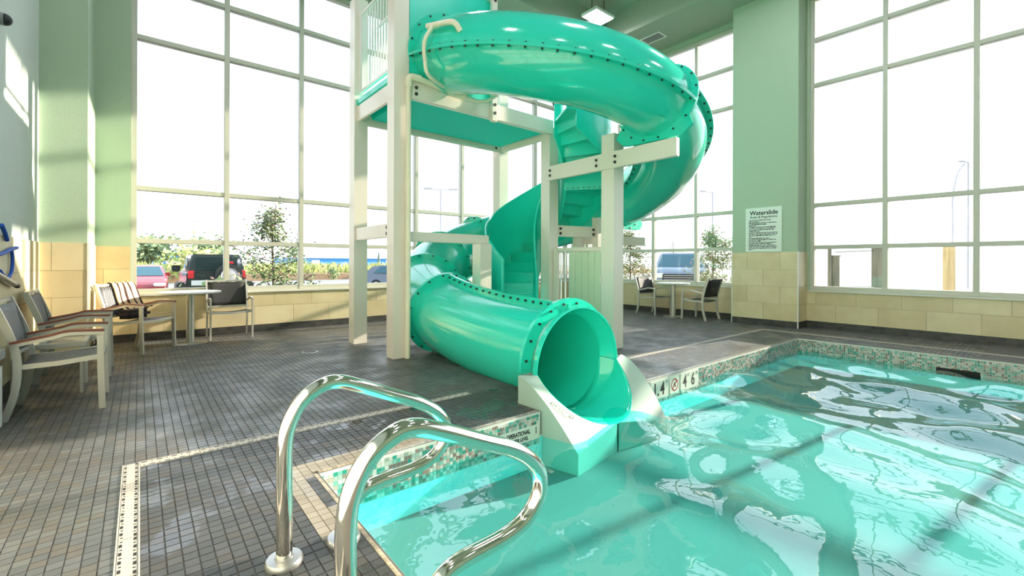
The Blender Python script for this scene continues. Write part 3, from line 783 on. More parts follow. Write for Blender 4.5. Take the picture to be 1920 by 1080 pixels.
def seam(path, ang, parent, sides=(0, 180), nb=12):
    bm = B(); bb = B(); T = frame_dirs(path)
    for sd in sides:
        R = []
        a = math.radians(ang + sd)
        for i, (p, t) in enumerate(zip(path, T)):
            s = t.cross(Vector((0, 0, 1))).normalized(); u = s.cross(t)
            d = s * math.cos(a) + u * math.sin(a); w_ = u * math.cos(a) - s * math.sin(a)
            R.append([bm.verts.new(p + d * rr + w_ * tt) for rr, tt in ((RT - 0.004, -0.017), (RT + 0.08, -0.017), (RT + 0.08, 0.017), (RT - 0.004, 0.017))])
        for i in range(len(R) - 1):
            for j in range(4): bm.faces.new((R[i][j], R[i + 1][j], R[i + 1][(j + 1) % 4], R[i][(j + 1) % 4]))
        bm.faces.new(R[0]); bm.faces.new(R[-1][::-1])
        for q in range(nb):
            fi = (q + 0.5) / nb * (len(path) - 1); i = int(fi); p = path[i].lerp(path[min(i + 1, len(path) - 1)], fi - i); t = T[i]
            s = t.cross(Vector((0, 0, 1))).normalized(); u = s.cross(t); d = s * math.cos(a) + u * math.sin(a); w_ = u * math.cos(a) - s * math.sin(a)
            bolts(bb, p + d * (RT + 0.045), w_, 0.014, 0.034)
    o = obj('seam_flange', bm, M['teal'], parent, smooth=True); obj('bolt_row', bb, M['bolt'], parent)
    return o
secs = [(180, 275, 40, -10, (0, 180), 22), (275, 360, 36, 6, (0, 180), 18), (360, 450, 36, 0, (0, 180), 18), (450, 480, 14, 40, (180,), 6), (480, 510, 14, 30, (180,), 6), (510, 540, 14, 20, (180,), 6)]
for a, b, n, ang, sides, nb in secs:
    path = hel_path(a, b, n); sec = shell('tube_section', path, RT, slide, M['teal']); seam(path, ang, sec, sides, nb)
path = exit_path(30); sec = shell('tube_section', path, RT, slide, M['teal']); seam(path, 88, sec, (0,), 18)
for a in (180, 275, 360, 450, 480, 510, 540):
    pth = [hel(a - 1), hel(a), hel(a + 1)] if a > 180 else [hel(180), hel(180.5), hel(181)]
    p, t, s, u = fr(pth, 1); ring(p, t, s, u, slide, lug=a in (180, 275), flat=a in (275, 360))
# outlet: flared hood, flange, open chute and white skirt
xc_, zc_ = 3.22, 0.22
bm = B(); n = 48
def arc(r, zc, y, a): return Vector((xc_ + r * math.cos(a), y, zc + r * math.sin(a)))
A_ = [PI * k / n for k in range(n + 1)]
rows = [(RT - 0.014, 0.25, 3.05), (RT, 0.24, 3.0), (0.535, 0.225, 2.93), (0.55, 0.22, 2.885), (0.566, 0.22, 2.885), (0.566, 0.22, 2.93), (RT + 0.02, 0.24, 3.0), (RT + 0.002, 0.25, 3.05)]
R = [[bm.verts.new(arc(r, zc, y, a)) for a in A_] for r, zc, y in rows]
for i in range(len(R)):
    for k in range(n): bm.faces.new((R[i][k], R[i][k + 1], R[(i + 1) % len(R)][k + 1], R[(i + 1) % len(R)][k]))
for k in (0, n): bm.faces.new([R[i][k] for i in range(len(R))])
hood = obj('outlet_hood', bm, M['teal'], slide, smooth=True)
bm = B(); bb = B()
rr_ = [(0.50, 3.02), (0.625, 3.02), (0.625, 3.055), (0.50, 3.055)]
R = [[bm.verts.new(arc(r, 0.235, y, a)) for a in A_] for r, y in rr_]
for i in range(4):
    for k in range(n): bm.faces.new((R[i][k], R[i][k + 1], R[(i + 1) % 4][k + 1], R[(i + 1) % 4][k]))
for k in (0, n): bm.faces.new([R[i][k] for i in range(4)])
o = obj('flange_ring', bm, M['teal'], slide, smooth=True)
for k in range(10): bolts(bb, arc(0.575, 0.235, 3.037, PI * (k + 0.5) / 10), Vector((0, 1, 0)), 0.013, 0.032)
obj('bolt_circle', bb, M['bolt'], o)
# chute: lower half pipe cut on a slope
def yend(a):
    s = min(1.0, max(0.0, -math.sin(a))); return 2.885 - 0.44 * s ** 1.05
bm = B(); m_ = 60; top = []; st = []
for k in range(m_ + 1):
    a = -PI * k / m_
    col = []
    for q in range(9):
        y = 3.05 + (yend(a) - 3.05) * q / 8; f = min(1.0, max(0.0, (3.05 - y) / 0.14)); r = RT - 0.014 + (0.55 - RT + 0.014) * f; zc = 0.25 - 0.03 * f
        p_ = arc(r, zc, y, a); p_.z = zc + (p_.z - zc) * (1 - 0.24 * f); col.append(bm.verts.new(p_))
    st.append(col)
for k in range(m_):
    for q in range(8): bm.faces.new((st[k][q], st[k + 1][q], st[k + 1][q + 1], st[k][q + 1]))
ch = obj('outlet_chute', bm, M['teal'], slide, smooth=True, norm=False)
md = ch.modifiers.new('thickness', 'SOLIDIFY'); md.thickness = 0.012; md.offset = 0
bm = B()
def skirt_side(sgn):
    inn, outp, low = [], [], []
    for k in range(0, 27):
        a = -PI / 2 - sgn * (PI / 2) * (1 - k / 26 * 0.985) if True else 0
        i_ = arc(0.55, 0.22, yend(a), a); i_.z = 0.22 + (i_.z - 0.22) * 0.76
        f = k / 26
        xo = xc_ - sgn * (0.715 - 0.10 * f ** 2) ; yo = 2.95 - 0.60 * f ** 1.15
        zo = 0.235 - 0.05 * f - 0.46 * f ** 2.0 if f < 1 else -0.275
        inn.append(i_); outp.append(Vector((xo, yo, zo))); low.append(Vector((xo, yo, -0.62)))
    return inn, outp, low
for sgn in (1, -1):
    inn, outp, low = skirt_side(sgn)
    vi = [bm.verts.new(p + Vector((0, 0, 0.002))) for p in inn]; vo = [bm.verts.new(p) for p in outp]; vl = [bm.verts.new(p) for p in low]
    for k in range(len(vi) - 1):
        bm.faces.new((vi[k], vi[k + 1], vo[k + 1], vo[k])); bm.faces.new((vo[k], vo[k + 1], vl[k + 1], vl[k]))
    # front below the lip
    e = bm.verts.new(Vector((inn[-1].x, inn[-1].y, -0.62))); bm.faces.new((vi[-1], vo[-1], vl[-1], e))
    # back end
    b1 = bm.verts.new(Vector((inn[0].x, outp[0].y, -0.62))); b2 = bm.verts.new(Vector((inn[0].x, outp[0].y, outp[0].z)))
    bm.faces.new((vo[0], vl[0], b1, b2))
bmesh.ops.remove_doubles(bm, verts=bm.verts, dist=0.0005)
skirt = obj('outlet_skirt', bm, M['tealw'], slide, smooth=True)
skirt['label'] = 'pale moulded skirt around the outlet'
# round emblem on the left skirt
inn, outp, low = skirt_side(1)
def on_skirt(u, v):
    i = int(u); f = u - i; a = inn[i].lerp(inn[i + 1], f); b = outp[i].lerp(outp[i + 1], f); n_ = (inn[i + 1] - inn[i]).cross(outp[i] - inn[i]).normalized()
    return a.lerp(b, v) + (n_ if n_.z > 0 else -n_) * 0.005
K0, V0 = 15.2, 0.60
SU = 1.0 / (on_skirt(K0 + .5, V0) - on_skirt(K0 - .5, V0)).length; SV = 1.0 / (on_skirt(K0, 1.0) - on_skirt(K0, 0.0)).length
bm = B()
def dring(r0, r1, cu=0.0, cv=0.0, n=28, a0=0, a1=2 * PI):
    r0, r1, cu, cv = r0 * 1.45, r1 * 1.45, cu * 1.45, cv * 1.45
    for q in range(n):
        a, b = a0 + (a1 - a0) * q / n, a0 + (a1 - a0) * (q + 1) / n
        quad(bm, *[on_skirt(K0 + (cu + r * math.cos(x)) * SU, V0 + (cv + r * math.sin(x)) * SV) for r, x in ((r0, a), (r1, a), (r1, b), (r0, b))])
dring(0.056, 0.062); dring(0.044, 0.048)
for q in range(3):
    dring(0.009, 0.015, 0.024 * (q - 1), 0.006, 12, 0.3, PI + 0.6); dring(0.009, 0.014, 0.024 * (q - 1), -0.018, 12, PI, 2 * PI)
obj('emblem', bm, M['emblem_ink'], skirt)

# ------------------------------------------------------------------ tower: posts, beams, platform, railing
tower = thing('slide_tower', 'cream steel platform tower carrying the top of the teal slide', 'tower', (2.52, 5.34, 0))
def post(x, y, z1, wd=0.20, parent=None):
    bm = B(); a = wd / 2; g = 0.03; 
    sec = [(-a, -a), (-g / 2, -a), (-g / 2, -a + 0.02), (g / 2, -a + 0.02), (g / 2, -a), (a, -a), (a, a), (-a, a)]
    add_sweep(bm, [(x, y, 0), (x, y, z1)], [(q, p) for p, q in sec][::-1], up=(0, 1, 0))
    return obj('post', bm, M['cream'], parent or tower)
post(2.52, 5.34, 5.1); post(2.52, 6.68, 5.1); post(5.22, 6.68, 5.1); post(5.2, 5.34, 3.40)
post(3.85, 5.36, 1.47)
def bolt_pair(pts, nrm, parent, r=0.022, l=0.012):
    bm = B()
    for p in pts: add_sweep(bm, [Vector(p) - Vector(nrm) * 0.002, Vector(p) + Vector(nrm) * l], circ(r, 8))
    return obj('bolt', bm, M['bolt'], parent)
def beam(x0, x1, y0, y1, z0, z1, parent=None, b=()):
    o = bx('beam', x0, x1, y0, y1, z0, z1, M['cream'], parent or tower, bev=0.008)
    for p, nrm in b: bolt_pair([(p[0], p[1], p[2] - 0.04), (p[0], p[1], p[2] + 0.04)], nrm, o)
    return o
beam(2.63, 5.15, 5.20, 5.27, 3.27, 3.50, b=(((2.70, 5.20, 3.38), (0, -1, 0)),))
beam(2.46, 2.50, 5.45, 6.70, 3.27, 3.50, b=(((2.46, 6.62, 3.40), (-1, 0, 0)), ((2.46, 5.48, 3.40), (-1, 0, 0))))
beam(2.52, 5.12, 6.60, 6.66, 3.25, 3.45, b=(((5.05, 6.60, 3.35), (0, -1, 0)),))
beam(5.18, 5.24, 5.30, 6.60, 3.25, 3.45)
beam(2.44, 2.50, 5.44, 6.74, 1.52, 1.70, b=(((2.44, 6.66, 1.61), (-1, 0, 0)), ((2.44, 5.48, 1.61), (-1, 0, 0))))
beam(2.62, 3.95, 5.32, 5.40, 1.47, 1.60)
bm = B(); add_box(bm, 2.58, 5.16, 5.28, 6.60, 3.32, 3.56, bev=0.08); obj('deck', bm, M['tealm'], tower, smooth=True)
bm = B(); add_box(bm, 2.45, 2.60, 5.42, 6.62, 3.50, 3.60, bev=0.015); obj('deck_lip', bm, M['teal2'], tower, smooth=True)
# left railing
rl = bx('railing', 2.50, 2.54, 5.44, 6.60, 4.83, 4.88, M['white'], tower, bev=0.006)
bx('bottom_rail', 2.50, 2.54, 5.44, 6.60, 3.70, 3.74, M['white'], rl)
bx('mid_rail', 2.505, 2.535, 5.44, 5.95, 4.42, 4.45, M['white'], rl)
pk = None
for k in range(12):
    y = 5.52 + k * 0.092
    if pk is None: pk = bx('picket', 2.51, 2.53, y - 0.011, y + 0.011, 3.74, 4.83, M['white'], rl); y00 = y
    else:
        o = pk.copy(); COL.objects.link(o); o.parent = rl; o.location = (0, y - y00, 0)
for y in (5.47, 6.57): bx('rail_stile', 2.495, 2.545, y - 0.03, y + 0.03, 3.68, 4.88, M['white'], rl)
# teal front guard panel with the round slide entry
bm = B(); px0, px1, pz0, pz1, yp = 2.63, 3.98, 3.38, 4.98, 5.245
cz = 3.93; cxp = hel(180).x; n = 64; vi, vo = [], []
for k in range(n):
    a = 2 * PI * k / n; c, s = math.cos(a), math.sin(a); r = 0.47
    tx = ((px1 - cxp) if c > 0 else (cxp - px0)) / max(abs(c), 1e-6); tz = ((pz1 - cz) if s > 0 else (cz - pz0)) / max(abs(s), 1e-6); q = max(min(tx, tz), 0.48)
    vi.append((cxp + r * c, cz + r * s)); vo.append((cxp + q * c, cz + q * s))
for yy in (yp, yp + 0.03):
    v1 = [bm.verts.new((x, yy, z)) for x, z in vi]; v2 = [bm.verts.new((x, yy, z)) for x, z in vo]
    for k in range(n): bm.faces.new((v1[k], v1[(k + 1) % n], v2[(k + 1) % n], v2[k]))
obj('guard_panel', bm, M['teal2'], tower)
beam(2.62, 4.0, 5.20, 5.26, 4.97, 5.07)
bx('guard_post', 3.86, 3.96, 5.14, 5.20, 3.22, 5.06, M['cream'], tower, bev=0.01)
bolt_pair([(3.91, 5.14, 3.34), (3.91, 5.14, 3.46), (3.91, 5.14, 4.95)], (0, -1, 0), tower)
# slide support frame on the right
sup = thing('slide_support', 'cream post with a long cantilever arm under the slide bend', 'support', (5.2, 4.06, 0))
post(5.2, 4.06, 3.02, 0.22, sup)
beam(5.05, 5.13, 2.98, 5.24, 2.52, 2.75, sup, b=(((5.05, 3.90, 2.635), (-1, 0, 0)), ((5.05, 4.23, 2.635), (-1, 0, 0)), ((5.05, 5.18, 2.635), (-1, 0, 0))))
sp2 = thing('stair_support', 'short cream post and beam holding up the spiral stair behind the board gate', 'support', (6.10, 5.08, 0))
post(6.10, 5.08, 1.98, 0.13, sp2)
bm = B(); add_sweep(bm, [(5.28, 5.30, 1.73), (6.03, 5.09, 1.73)], rect(0.06, 0.18), up=(0, 0, 1)); o = obj('beam', bm, M['cream'], sp2)
bolt_pair([(5.36, 5.245, 1.69), (5.36, 5.245, 1.77), (5.98, 5.07, 1.69), (5.98, 5.07, 1.77)], (-0.27, -0.96, 0), o)
sp3 = thing('slide_bracket', 'cream bracket arm carrying the rear slide joint near the far windows', 'support', (6.98, 5.2, 0))
post(6.02, 5.45, 1.70, 0.14, sp3)
bm = B(); add_sweep(bm, [(6.05, 5.42, 1.62), (7.55, 5.15, 1.62)], rect(0.10, 0.16), up=(0, 0, 1)); obj('beam', bm, M['cream'], sp3)

# ------------------------------------------------------------------ spiral stair
SX, SY = 5.2, 5.34
stair = thing('spiral_stair', 'teal fibreglass spiral stair with curved side walls winding round the centre post', 'staircase', (SX, SY, 0))
N_ST, A0, DA, RISE = 20, 204.0, 16.2, 0.1725
def pol(r, a, z): a = math.radians(a); return Vector((SX + r * math.cos(a), SY + r * math.sin(a), z))
for k in range(N_ST):
    a0 = A0 - k * DA; a1 = a0 - DA; z = (k + 1) * RISE; bm = B()
    ri, ro = 0.26, 0.98; q = 4
    for zz in (z, z - 0.03):
        g = [[bm.verts.new(pol(r, a0 + 1.5 - (DA + 1.5) * i / q, zz)) for i in range(q + 1)] for r in (ri, ro)]
        for i in range(q): bm.faces.new((g[0][i], g[0][i + 1], g[1][i + 1], g[1][i]))
        if zz == z: G = g
        else:
            ed = [G[0][0], *G[1], *G[0][::-1]]; ed2 = [g[0][0], *g[1], *g[0][::-1]]
            for i in range(len(ed) - 1):
                if ed[i] is not ed[i + 1]: bm.faces.new((ed[i], ed[i + 1], ed2[i + 1], ed2[i]))
    # riser
    b0, b1 = z - 0.03, z - RISE - 0.03
    for da in (0,):
        p = [pol(ri, a0, b0), pol(ro, a0, b0), pol(ro, a0, b1), pol(ri, a0, b1)]
        d = pol(1, a0 - 90, 0) - pol(0, 0, 0); d = d.normalized() * 0.02
        f1 = [bm.verts.new(x) for x in p]; f2 = [bm.verts.new(x + d) for x in p]
        bm.faces.new(f1); bm.faces.new(f2[::-1])
        for i in range(4): bm.faces.new((f1[i], f1[(i + 1) % 4], f2[(i + 1) % 4], f2[i]))
    obj('step', bm, M['teal2'], stair)
def stair_wall(name, rfun, a_s, a_e, lo, hi, th=0.03, n=72):
    bm = B(); R = []
    for k in range(n + 1):
        a = a_s + (a_e - a_s) * k / n; zb = (A0 - a) / DA * RISE; r = rfun(k / n)
        R.append([bm.verts.new(pol(rr, a, zz)) for rr, zz in ((r, max(0.0, zb + lo)), (r, zb + hi(k / n)), (r + th * 0.5, zb + hi(k / n) + 0.012), (r + th, zb + hi(k / n)), (r + th, max(0.0, zb + lo)))])
    for i in range(n):
        for j in range(5): bm.faces.new((R[i][j], R[i + 1][j], R[i + 1][(j + 1) % 5], R[i][(j + 1) % 5]))
    bm.faces.new(R[0]); bm.faces.new(R[-1][::-1])
    return obj(name, bm, M['teal2'], stair, smooth=True)
def hi_out(f): return 1.10 if f > 0.06 else 1.02 + 0.08 * f / 0.06
stair_wall('outer_wall', lambda f: 1.0 + 0.04 * math.cos(f * 4) - 0.07 * max(0, 1 - f * 14), 180, -112, -0.22, hi_out)
stair_wall('inner_wall', lambda f: 0.235, 172, -118, -0.22, lambda f: min(1.0, 0.62 + 4 * f))
# rolled front edges of the two walls
bm = B(); add_sweep(bm, smooth_path([pol(0.985, 180, 0), pol(0.985, 180, 0.7), pol(0.985, 180, 1.27)], 5), circ(0.03, 10)); obj('edge_roll', bm, M['teal2'], stair, smooth=True)
bm = B(); add_sweep(bm, smooth_path([pol(0.25, 172, 0), pol(0.25, 172, 0.5), pol(0.25, 172, 0.95)], 5), circ(0.03, 10)); obj('edge_roll', bm, M['teal2'], stair, smooth=True)
# bolted joint flanges of the stair sections
for a in (-52,):
    zb = (A0 - a) / DA * RISE; bm = B()
    p = [pol(0.24, a, zb - 0.34), pol(1.06, a, zb - 0.34), pol(1.06, a, zb - 0.06), pol(0.24, a, zb - 0.06)]
    d = (pol(1, a - 90, 0) - pol(0, 0, 0)).normalized() * 0.03
    f1 = [bm.verts.new(x) for x in p]; f2 = [bm.verts.new(x + d) for x in p]; bm.faces.new(f1); bm.faces.new(f2[::-1])
    for i in range(4): bm.faces.new((f1[i], f1[(i + 1) % 4], f2[(i + 1) % 4], f2[i]))
    o = obj('joint_flange', bm, M['teal2'], stair)
    bm = B()
    for q in range(9): bolts(bm, pol(0.30 + q * 0.085, a, zb - 0.31), d.normalized(), 0.01, 0.05)
    obj('bolt_row', bm, M['bolt'], o)

# ------------------------------------------------------------------ board gate under the stair
gate = thing('gate', 'cream picket gate with pale boards closing the space under the slide', 'gate', (5.2, 4.70, 0))
bx('stile', 5.17, 5.23, 5.13, 5.22, 0.08, 1.44, M['cream'], gate, bev=0.006); bx('stile', 5.17, 5.23, 4.19, 4.26, 0.08, 1.44, M['cream'], gate, bev=0.006)
bx('top_rail', 5.17, 5.23, 4.26, 5.13, 1.38, 1.44, M['cream'], gate, bev=0.006); bx('bottom_rail', 5.17, 5.23, 4.26, 5.13, 0.08, 0.13, M['cream'], gate, bev=0.006)
for k in range(9): bx('picket', 5.19, 5.21, 4.32 + k * 0.093, 4.338 + k * 0.093, 0.13, 1.38, M['white'], gate)
M['board'] = mat('pale_green_board', (214, 222, 196), 0.5, noise=(3, 0.3, (204, 212, 184)))
for k in range(5): bx('board', 5.140, 5.160, 4.21 + k * 0.125, 4.332 + k * 0.125, 0.30, 1.37, M['board'], gate, bev=0.004)
bx('latch_box', 5.085, 5.10, 4.15, 4.20, 0.92, 1.02, M['cream'], gate, bev=0.004)

# ------------------------------------------------------------------ supply pipes
pp = thing('water_pipe', 'cream plastic water supply pipe running up the tower leg to the top of the slide', 'pipe', (2.66, 5.20, 0))
obj('riser_pipe', add_cyl(B(), (2.590, 5.195, 0.0), (2.590, 5.195, 3.46), 0.035, 18), M['pvc'], pp, smooth=True)
obj('elbow', add_sweep(B(), fillet([(2.590, 5.195, 3.40), (2.590, 5.175, 3.53), (2.74, 5.155, 3.525)], 0.05), circ(0.046, 16)), M['pvc'], pp, smooth=True)
obj('run_pipe', add_cyl(B(), (2.70, 5.157, 3.525), (3.20, 5.15, 3.465), 0.037, 18), M['pvc'], pp, smooth=True)
obj('valve', add_sweep(B(), [(3.16, 5.15, 3.465), (3.27, 5.13, 3.455), (3.38, 5.10, 3.44)], circ(0.055, 16)), M['pvc'], pp, smooth=True)
def on_tube(a, roll, off=0.03):
    p = hel(a); t = (hel(a + 1) - hel(a - 1)).normalized(); s = t.cross(Vector((0, 0, 1))).normalized(); u = s.cross(t); q = math.radians(roll)
    return p + (s * math.cos(q) + u * math.sin(q)) * (RT + off)
c1 = [Vector((3.24, 5.13, 3.47)), on_tube(190.5, -42, 0.13), on_tube(190, -22, 0.11), on_tube(190, -2, 0.10), on_tube(191, 18, 0.07)]
obj('hose', add_sweep(B(), smooth_path(c1, 8), circ(0.024, 14)), M['pvc'], pp, smooth=True)
c2 = [Vector((3.36, 5.10, 3.44)), Vector((3.50, 5.06, 3.40)), Vector((3.66, 5.0, 3.42)), Vector((3.80, 4.95, 3.52))]
obj('hose', add_sweep(B(), smooth_path(c2, 8), circ(0.024, 14)), M['pvc'], pp, smooth=True)
c3 = [on_tube(188, 21, 0.06), on_tube(191, 20, 0.06), on_tube(197, 20, 0.06), on_tube(199.5, 16, 0.05), on_tube(200.5, 10, -0.01)]
obj('spray_tee', add_sweep(B(), smooth_path(c3, 6), circ(0.034, 16)), M['pvc'], pp, smooth=True)

# ------------------------------------------------------------------ chairs and tables
def make_chair(name, label, weave, wood=True, group=None):
    """faces +x, origin on the floor under the seat centre"""
    t = thing(name, label, 'chair', group=group); W2, D2 = 0.28, 0.248
    for s in (-1, 1):
        y = s * W2
        obj('leg', add_sweep(B(), smooth_path([(D2 + 0.01, y, 0), (D2, y, 0.3), (D2 - 0.005, y, 0.60)], 4), rect(0.024, 0.042), up=(1, 0, 0)), M['alu'], t, world=False)
        obj('leg', add_sweep(B(), smooth_path([(-D2 - 0.04, y, 0), (-D2 + 0.015, y, 0.20), (-D2 + 0.03, y, 0.42), (-D2 - 0.005, y, 0.62), (-D2 - 0.10, y, 0.90)], 5), rect(0.024, 0.046), up=(1, 0, 0)), M['alu'], t, world=False)
        ap = smooth_path([(-D2 - 0.01, y, 0.585), (-D2 + 0.20, y, 0.625), (0.06, y, 0.650), (D2 + 0.02, y, 0.640)], 5)
        arm = obj('arm', add_sweep(B(), [p - Vector((0, 0, 0.024)) for p in ap], rect(0.026, 0.026), up=(0, 0, 1)), M['alu'], t, world=False)
        if wood: obj('arm_cap', add_sweep(B(), ap, [(-0.024, -0.010), (0.024, -0.010), (0.020, 0.008), (-0.020, 0.008)], up=(0, 0, 1)), M['wood'], arm, world=False)
        obj('seat_rail', add_sweep(B(), [(-D2 + 0.02, y * 0.96, 0.395), (0, y * 0.96, 0.40), (D2, y * 0.96, 0.425)], rect(0.024, 0.036), up=(0, 0, 1)), M['alu'], t, world=False)
    obj('stretcher', add_sweep(B(), [(D2 - 0.005, -W2, 0.415), (D2 - 0.005, 0, 0.40), (D2 - 0.005, W2, 0.415)], rect(0.026, 0.03), up=(0, 0, 1)), M['alu'], t, world=False)
    # woven seat, slightly dished
    bm = B(); G = []
    for i in range(7):
        x = -D2 + 0.03 + (2 * D2 - 0.03) * i / 6
        G.append([bm.verts.new((x, -W2 * 0.93 + 2 * W2 * 0.93 * j / 6, 0.41 + 0.018 * i / 6 - 0.022 * (1 - ((j - 3) / 3) ** 2))) for j in range(7)])
    for i in range(6):
        for j in range(6): bm.faces.new((G[i][j], G[i + 1][j], G[i + 1][j + 1], G[i][j + 1]))
    o = obj('seat', bm, weave, t, world=False, smooth=True); md = o.modifiers.new('thickness', 'SOLIDIFY'); md.thickness = 0.012
    bm = B(); G = []
    for i in range(7):
        z = 0.49 + 0.37 * i / 6; xb = -D2 + 0.012 - 0.10 * ((z - 0.46) / 0.44) ** 1.3
        G.append([bm.verts.new((xb - 0.020 * (1 - ((j - 3) / 3) ** 2), -W2 * 0.95 + 2 * W2 * 0.95 * j / 6, z)) for j in range(7)])
    for i in range(6):
        for j in range(6): bm.faces.new((G[i][j], G[i + 1][j], G[i + 1][j + 1], G[i][j + 1]))
    o = obj('backrest', bm, weave, t, world=False, smooth=True); md = o.modifiers.new('thickness', 'SOLIDIFY'); md.thickness = 0.012
    for z, xo in ((0.885, -0.104), (0.475, 0.0)):
        obj('back_bar', add_sweep(B(), [(-D2 + xo + 0.006, -W2, z), (-D2 + xo - 0.014, 0, z), (-D2 + xo + 0.006, W2, z)], rect(0.028, 0.03), up=(0, 0, 1)), M['alu'], t, world=False)
    return t
c0 = make_chair('patio_chair', 'silver armchair with wooden arm caps nearest the camera by the left wall', M['weave'], group='woven armchairs')
c0.location = (-0.492, 5.265, 0)
copy_tree(c0, (-0.505, 6.60, 0), 0.0, 'silver armchair by the left wall, beyond the low grey table')
copy_tree(c0, (0.0, 7.90, 0), math.radians(-39), 'silver armchair with a striped towel over its back, left of the round table')
cd = make_chair('patio_chair', 'black-backed silver armchair right of the round table under the back window', M['weave_dark'], wood=False, group='woven armchairs')
cd.location = (1.11, 8.46, 0); cd.rotation_euler = (0, 0, math.radians(-90))
copy_tree(cd, (9.42, 6.12, 0), math.radians(-96), 'dark-backed armchair left of the small round table in the far corner')
copy_tree(cd, (9.38, 4.96, 0), math.radians(88), 'dark-backed armchair right of the small round table in the far corner')
def round_table(label, x, y, r, z):
    t = thing('round_table', label, 'table', (x, y, 0), group='round pedestal tables')
    obj('tabletop', add_lathe(B(), [(r - 0.02, z - 0.028), (r, z - 0.02), (r, z - 0.004), (r - 0.006, z)], (x, y, 0), 48), M['tabletop'], t, smooth=True)
    obj('pedestal', add_lathe(B(), [(0.05, 0.012), (0.05, z - 0.03)], (x, y, 0), 24), M['alu'], t, smooth=True)
    obj('base', add_lathe(B(), [(0.215, 0.0), (0.215, 0.01), (0.20, 0.018), (0.05, 0.024)], (x, y, 0), 40), M['plate'], t, smooth=True)
    return t
round_table('white round pedestal table between two chairs under the back window', 0.57, 8.10, 0.385, 0.765)
round_table('small white round pedestal table in the far corner by the right windows', 9.26, 5.52, 0.35, 0.765)
lt = thing('low_table', 'low grey slatted side table between the two chairs at the left wall', 'table', (-0.62, 5.95, 0))
bx('table_frame', -0.86, -0.38, 5.69, 5.73, 0.42, 0.465, M['alu'], lt, bev=0.006); bx('table_frame', -0.86, -0.38, 6.12, 6.16, 0.42, 0.465, M['alu'], lt, bev=0.006)
bx('table_frame', -0.86, -0.82, 5.73, 6.12, 0.42, 0.465, M['alu'], lt, bev=0.006); bx('table_frame', -0.42, -0.38, 5.73, 6.12, 0.42, 0.465, M['alu'], lt, bev=0.006)
M['frost'] = mat('frosted_grey_glass', (150, 158, 158), 0.12, coat=0.4)
bx('glass_top', -0.82, -0.42, 5.73, 6.12, 0.448, 0.462, M['frost'], lt)
for x in (-0.84, -0.41):
    for y in (5.71, 6.14): bx('leg', x - 0.012, x + 0.012, y - 0.032, y + 0.032, 0, 0.42, M['alu'], lt, bev=0.004)
tb = thing('towel_bin', 'grey bin with a rounded rim cut off by the left edge of the picture', 'bin', (-0.83, 4.66, 0))
bx('body', -0.90, -0.76, 4.50, 4.84, 0.0, 0.47, M['white'], tb, bev=0.02); bx('rim', -0.905, -0.745, 4.48, 4.86, 0.47, 0.61, M['grey'], tb, bev=0.04)

# striped towel over the chair back
def stripe_mat():
    m = bpy.data.materials.new('striped_towel'); m.use_nodes = True; n = m.node_tree.nodes; l = m.node_tree.links; b = n['Principled BSDF']; b.inputs['Roughness'].default_value = 0.9
    tcx = n.new('ShaderNodeTexCoord'); mp = n.new('ShaderNodeMapping'); mp.inputs['Rotation'].default_value = (0, 0, math.radians(0)); wv = n.new('ShaderNodeTexWave'); wv.bands_direction = 'X'
    wv.inputs['Scale'].default_value = 1.25; wv.inputs['Distortion'].default_value = 3.2; wv.inputs['Detail'].default_value = 1.5; wv.inputs['Detail Scale'].default_value = 1.2
    rr = n.new('ShaderNodeValToRGB'); rr.color_ramp.interpolation = 'LINEAR'; rr.color_ramp.elements[0].position = 0.22; rr.color_ramp.elements[0].color = lin((62, 34, 30)); rr.color_ramp.elements[1].position = 0.32; rr.color_ramp.elements[1].color = lin((226, 194, 152))
    l.new(tcx.outputs['UV'], mp.inputs[0]); l.new(mp.outputs[0], wv.inputs['Vector']); l.new(wv.outputs['Fac'], rr.inputs[0]); l.new(rr.outputs[0], b.inputs['Base Color'])
    return m
M['towel'] = stripe_mat()
tc_ = Matrix.Translation((0.0, 7.90, 0)) @ Matrix.Rotation(math.radians(-39), 4, 'Z')
bm = B(); uvl = bm.loops.layers.uv.new('uv'); G = []
prof = [(-0.43, 0.62), (-0.42, 0.74), (-0.405, 0.86), (-0.392, 0.912), (-0.37, 0.920), (-0.345, 0.905), (-0.322, 0.84), (-0.300, 0.75), (-0.275, 0.66), (-0.245, 0.60), (-0.20, 0.56), (-0.13, 0.53)]
NT = 20
for i, (x, z) in enumerate(prof):
    row = []
    for j in range(NT + 1):
        f = j / NT; yy = -0.06 + 0.36 * f + 0.05 * max(0, i - 5) / 6 * (1 if f > .5 else 0.4)
        wob = 0.014 * math.sin(f * 17 + i * 0.4) * (0.3 if 2 <= i <= 5 else 1.0); zz = z - (0.05 * math.sin(f * 5) if i in (0, len(prof) - 1) else 0)
        row.append((bm.verts.new(tc_ @ Vector((x + abs(wob) + (0.0 if i < 5 else 0.02), yy, zz))), (f * 1.0 + 0.08 * i / 11, i / 11)))
    G.append(row)
for i in range(len(G) - 1):
    for j in range(NT):
        f = bm.faces.new((G[i][j][0], G[i + 1][j][0], G[i + 1][j + 1][0], G[i][j + 1][0]))
        for lp, q in zip(f.loops, (G[i][j], G[i + 1][j], G[i + 1][j + 1], G[i][j + 1])): lp[uvl].uv = q[1]
tw = obj('towel', bm, M['towel'], smooth=True)
md = tw.modifiers.new('thickness', 'SOLIDIFY'); md.thickness = 0.012
setp(tw, 'tan towel with dark brown stripes draped over a chair back', 'towel')
bm = B(); add_box(bm, -0.17, 0.05, -0.22, 0.16, 0.44, 0.56, mtx=tc_, bev=0.045); bgo = obj('bag', bm, mat('dark_brown_fabric', (44, 36, 36), 0.8), smooth=True)
setp(bgo, 'small dark bag lying on the seat under the striped towel', 'bag')

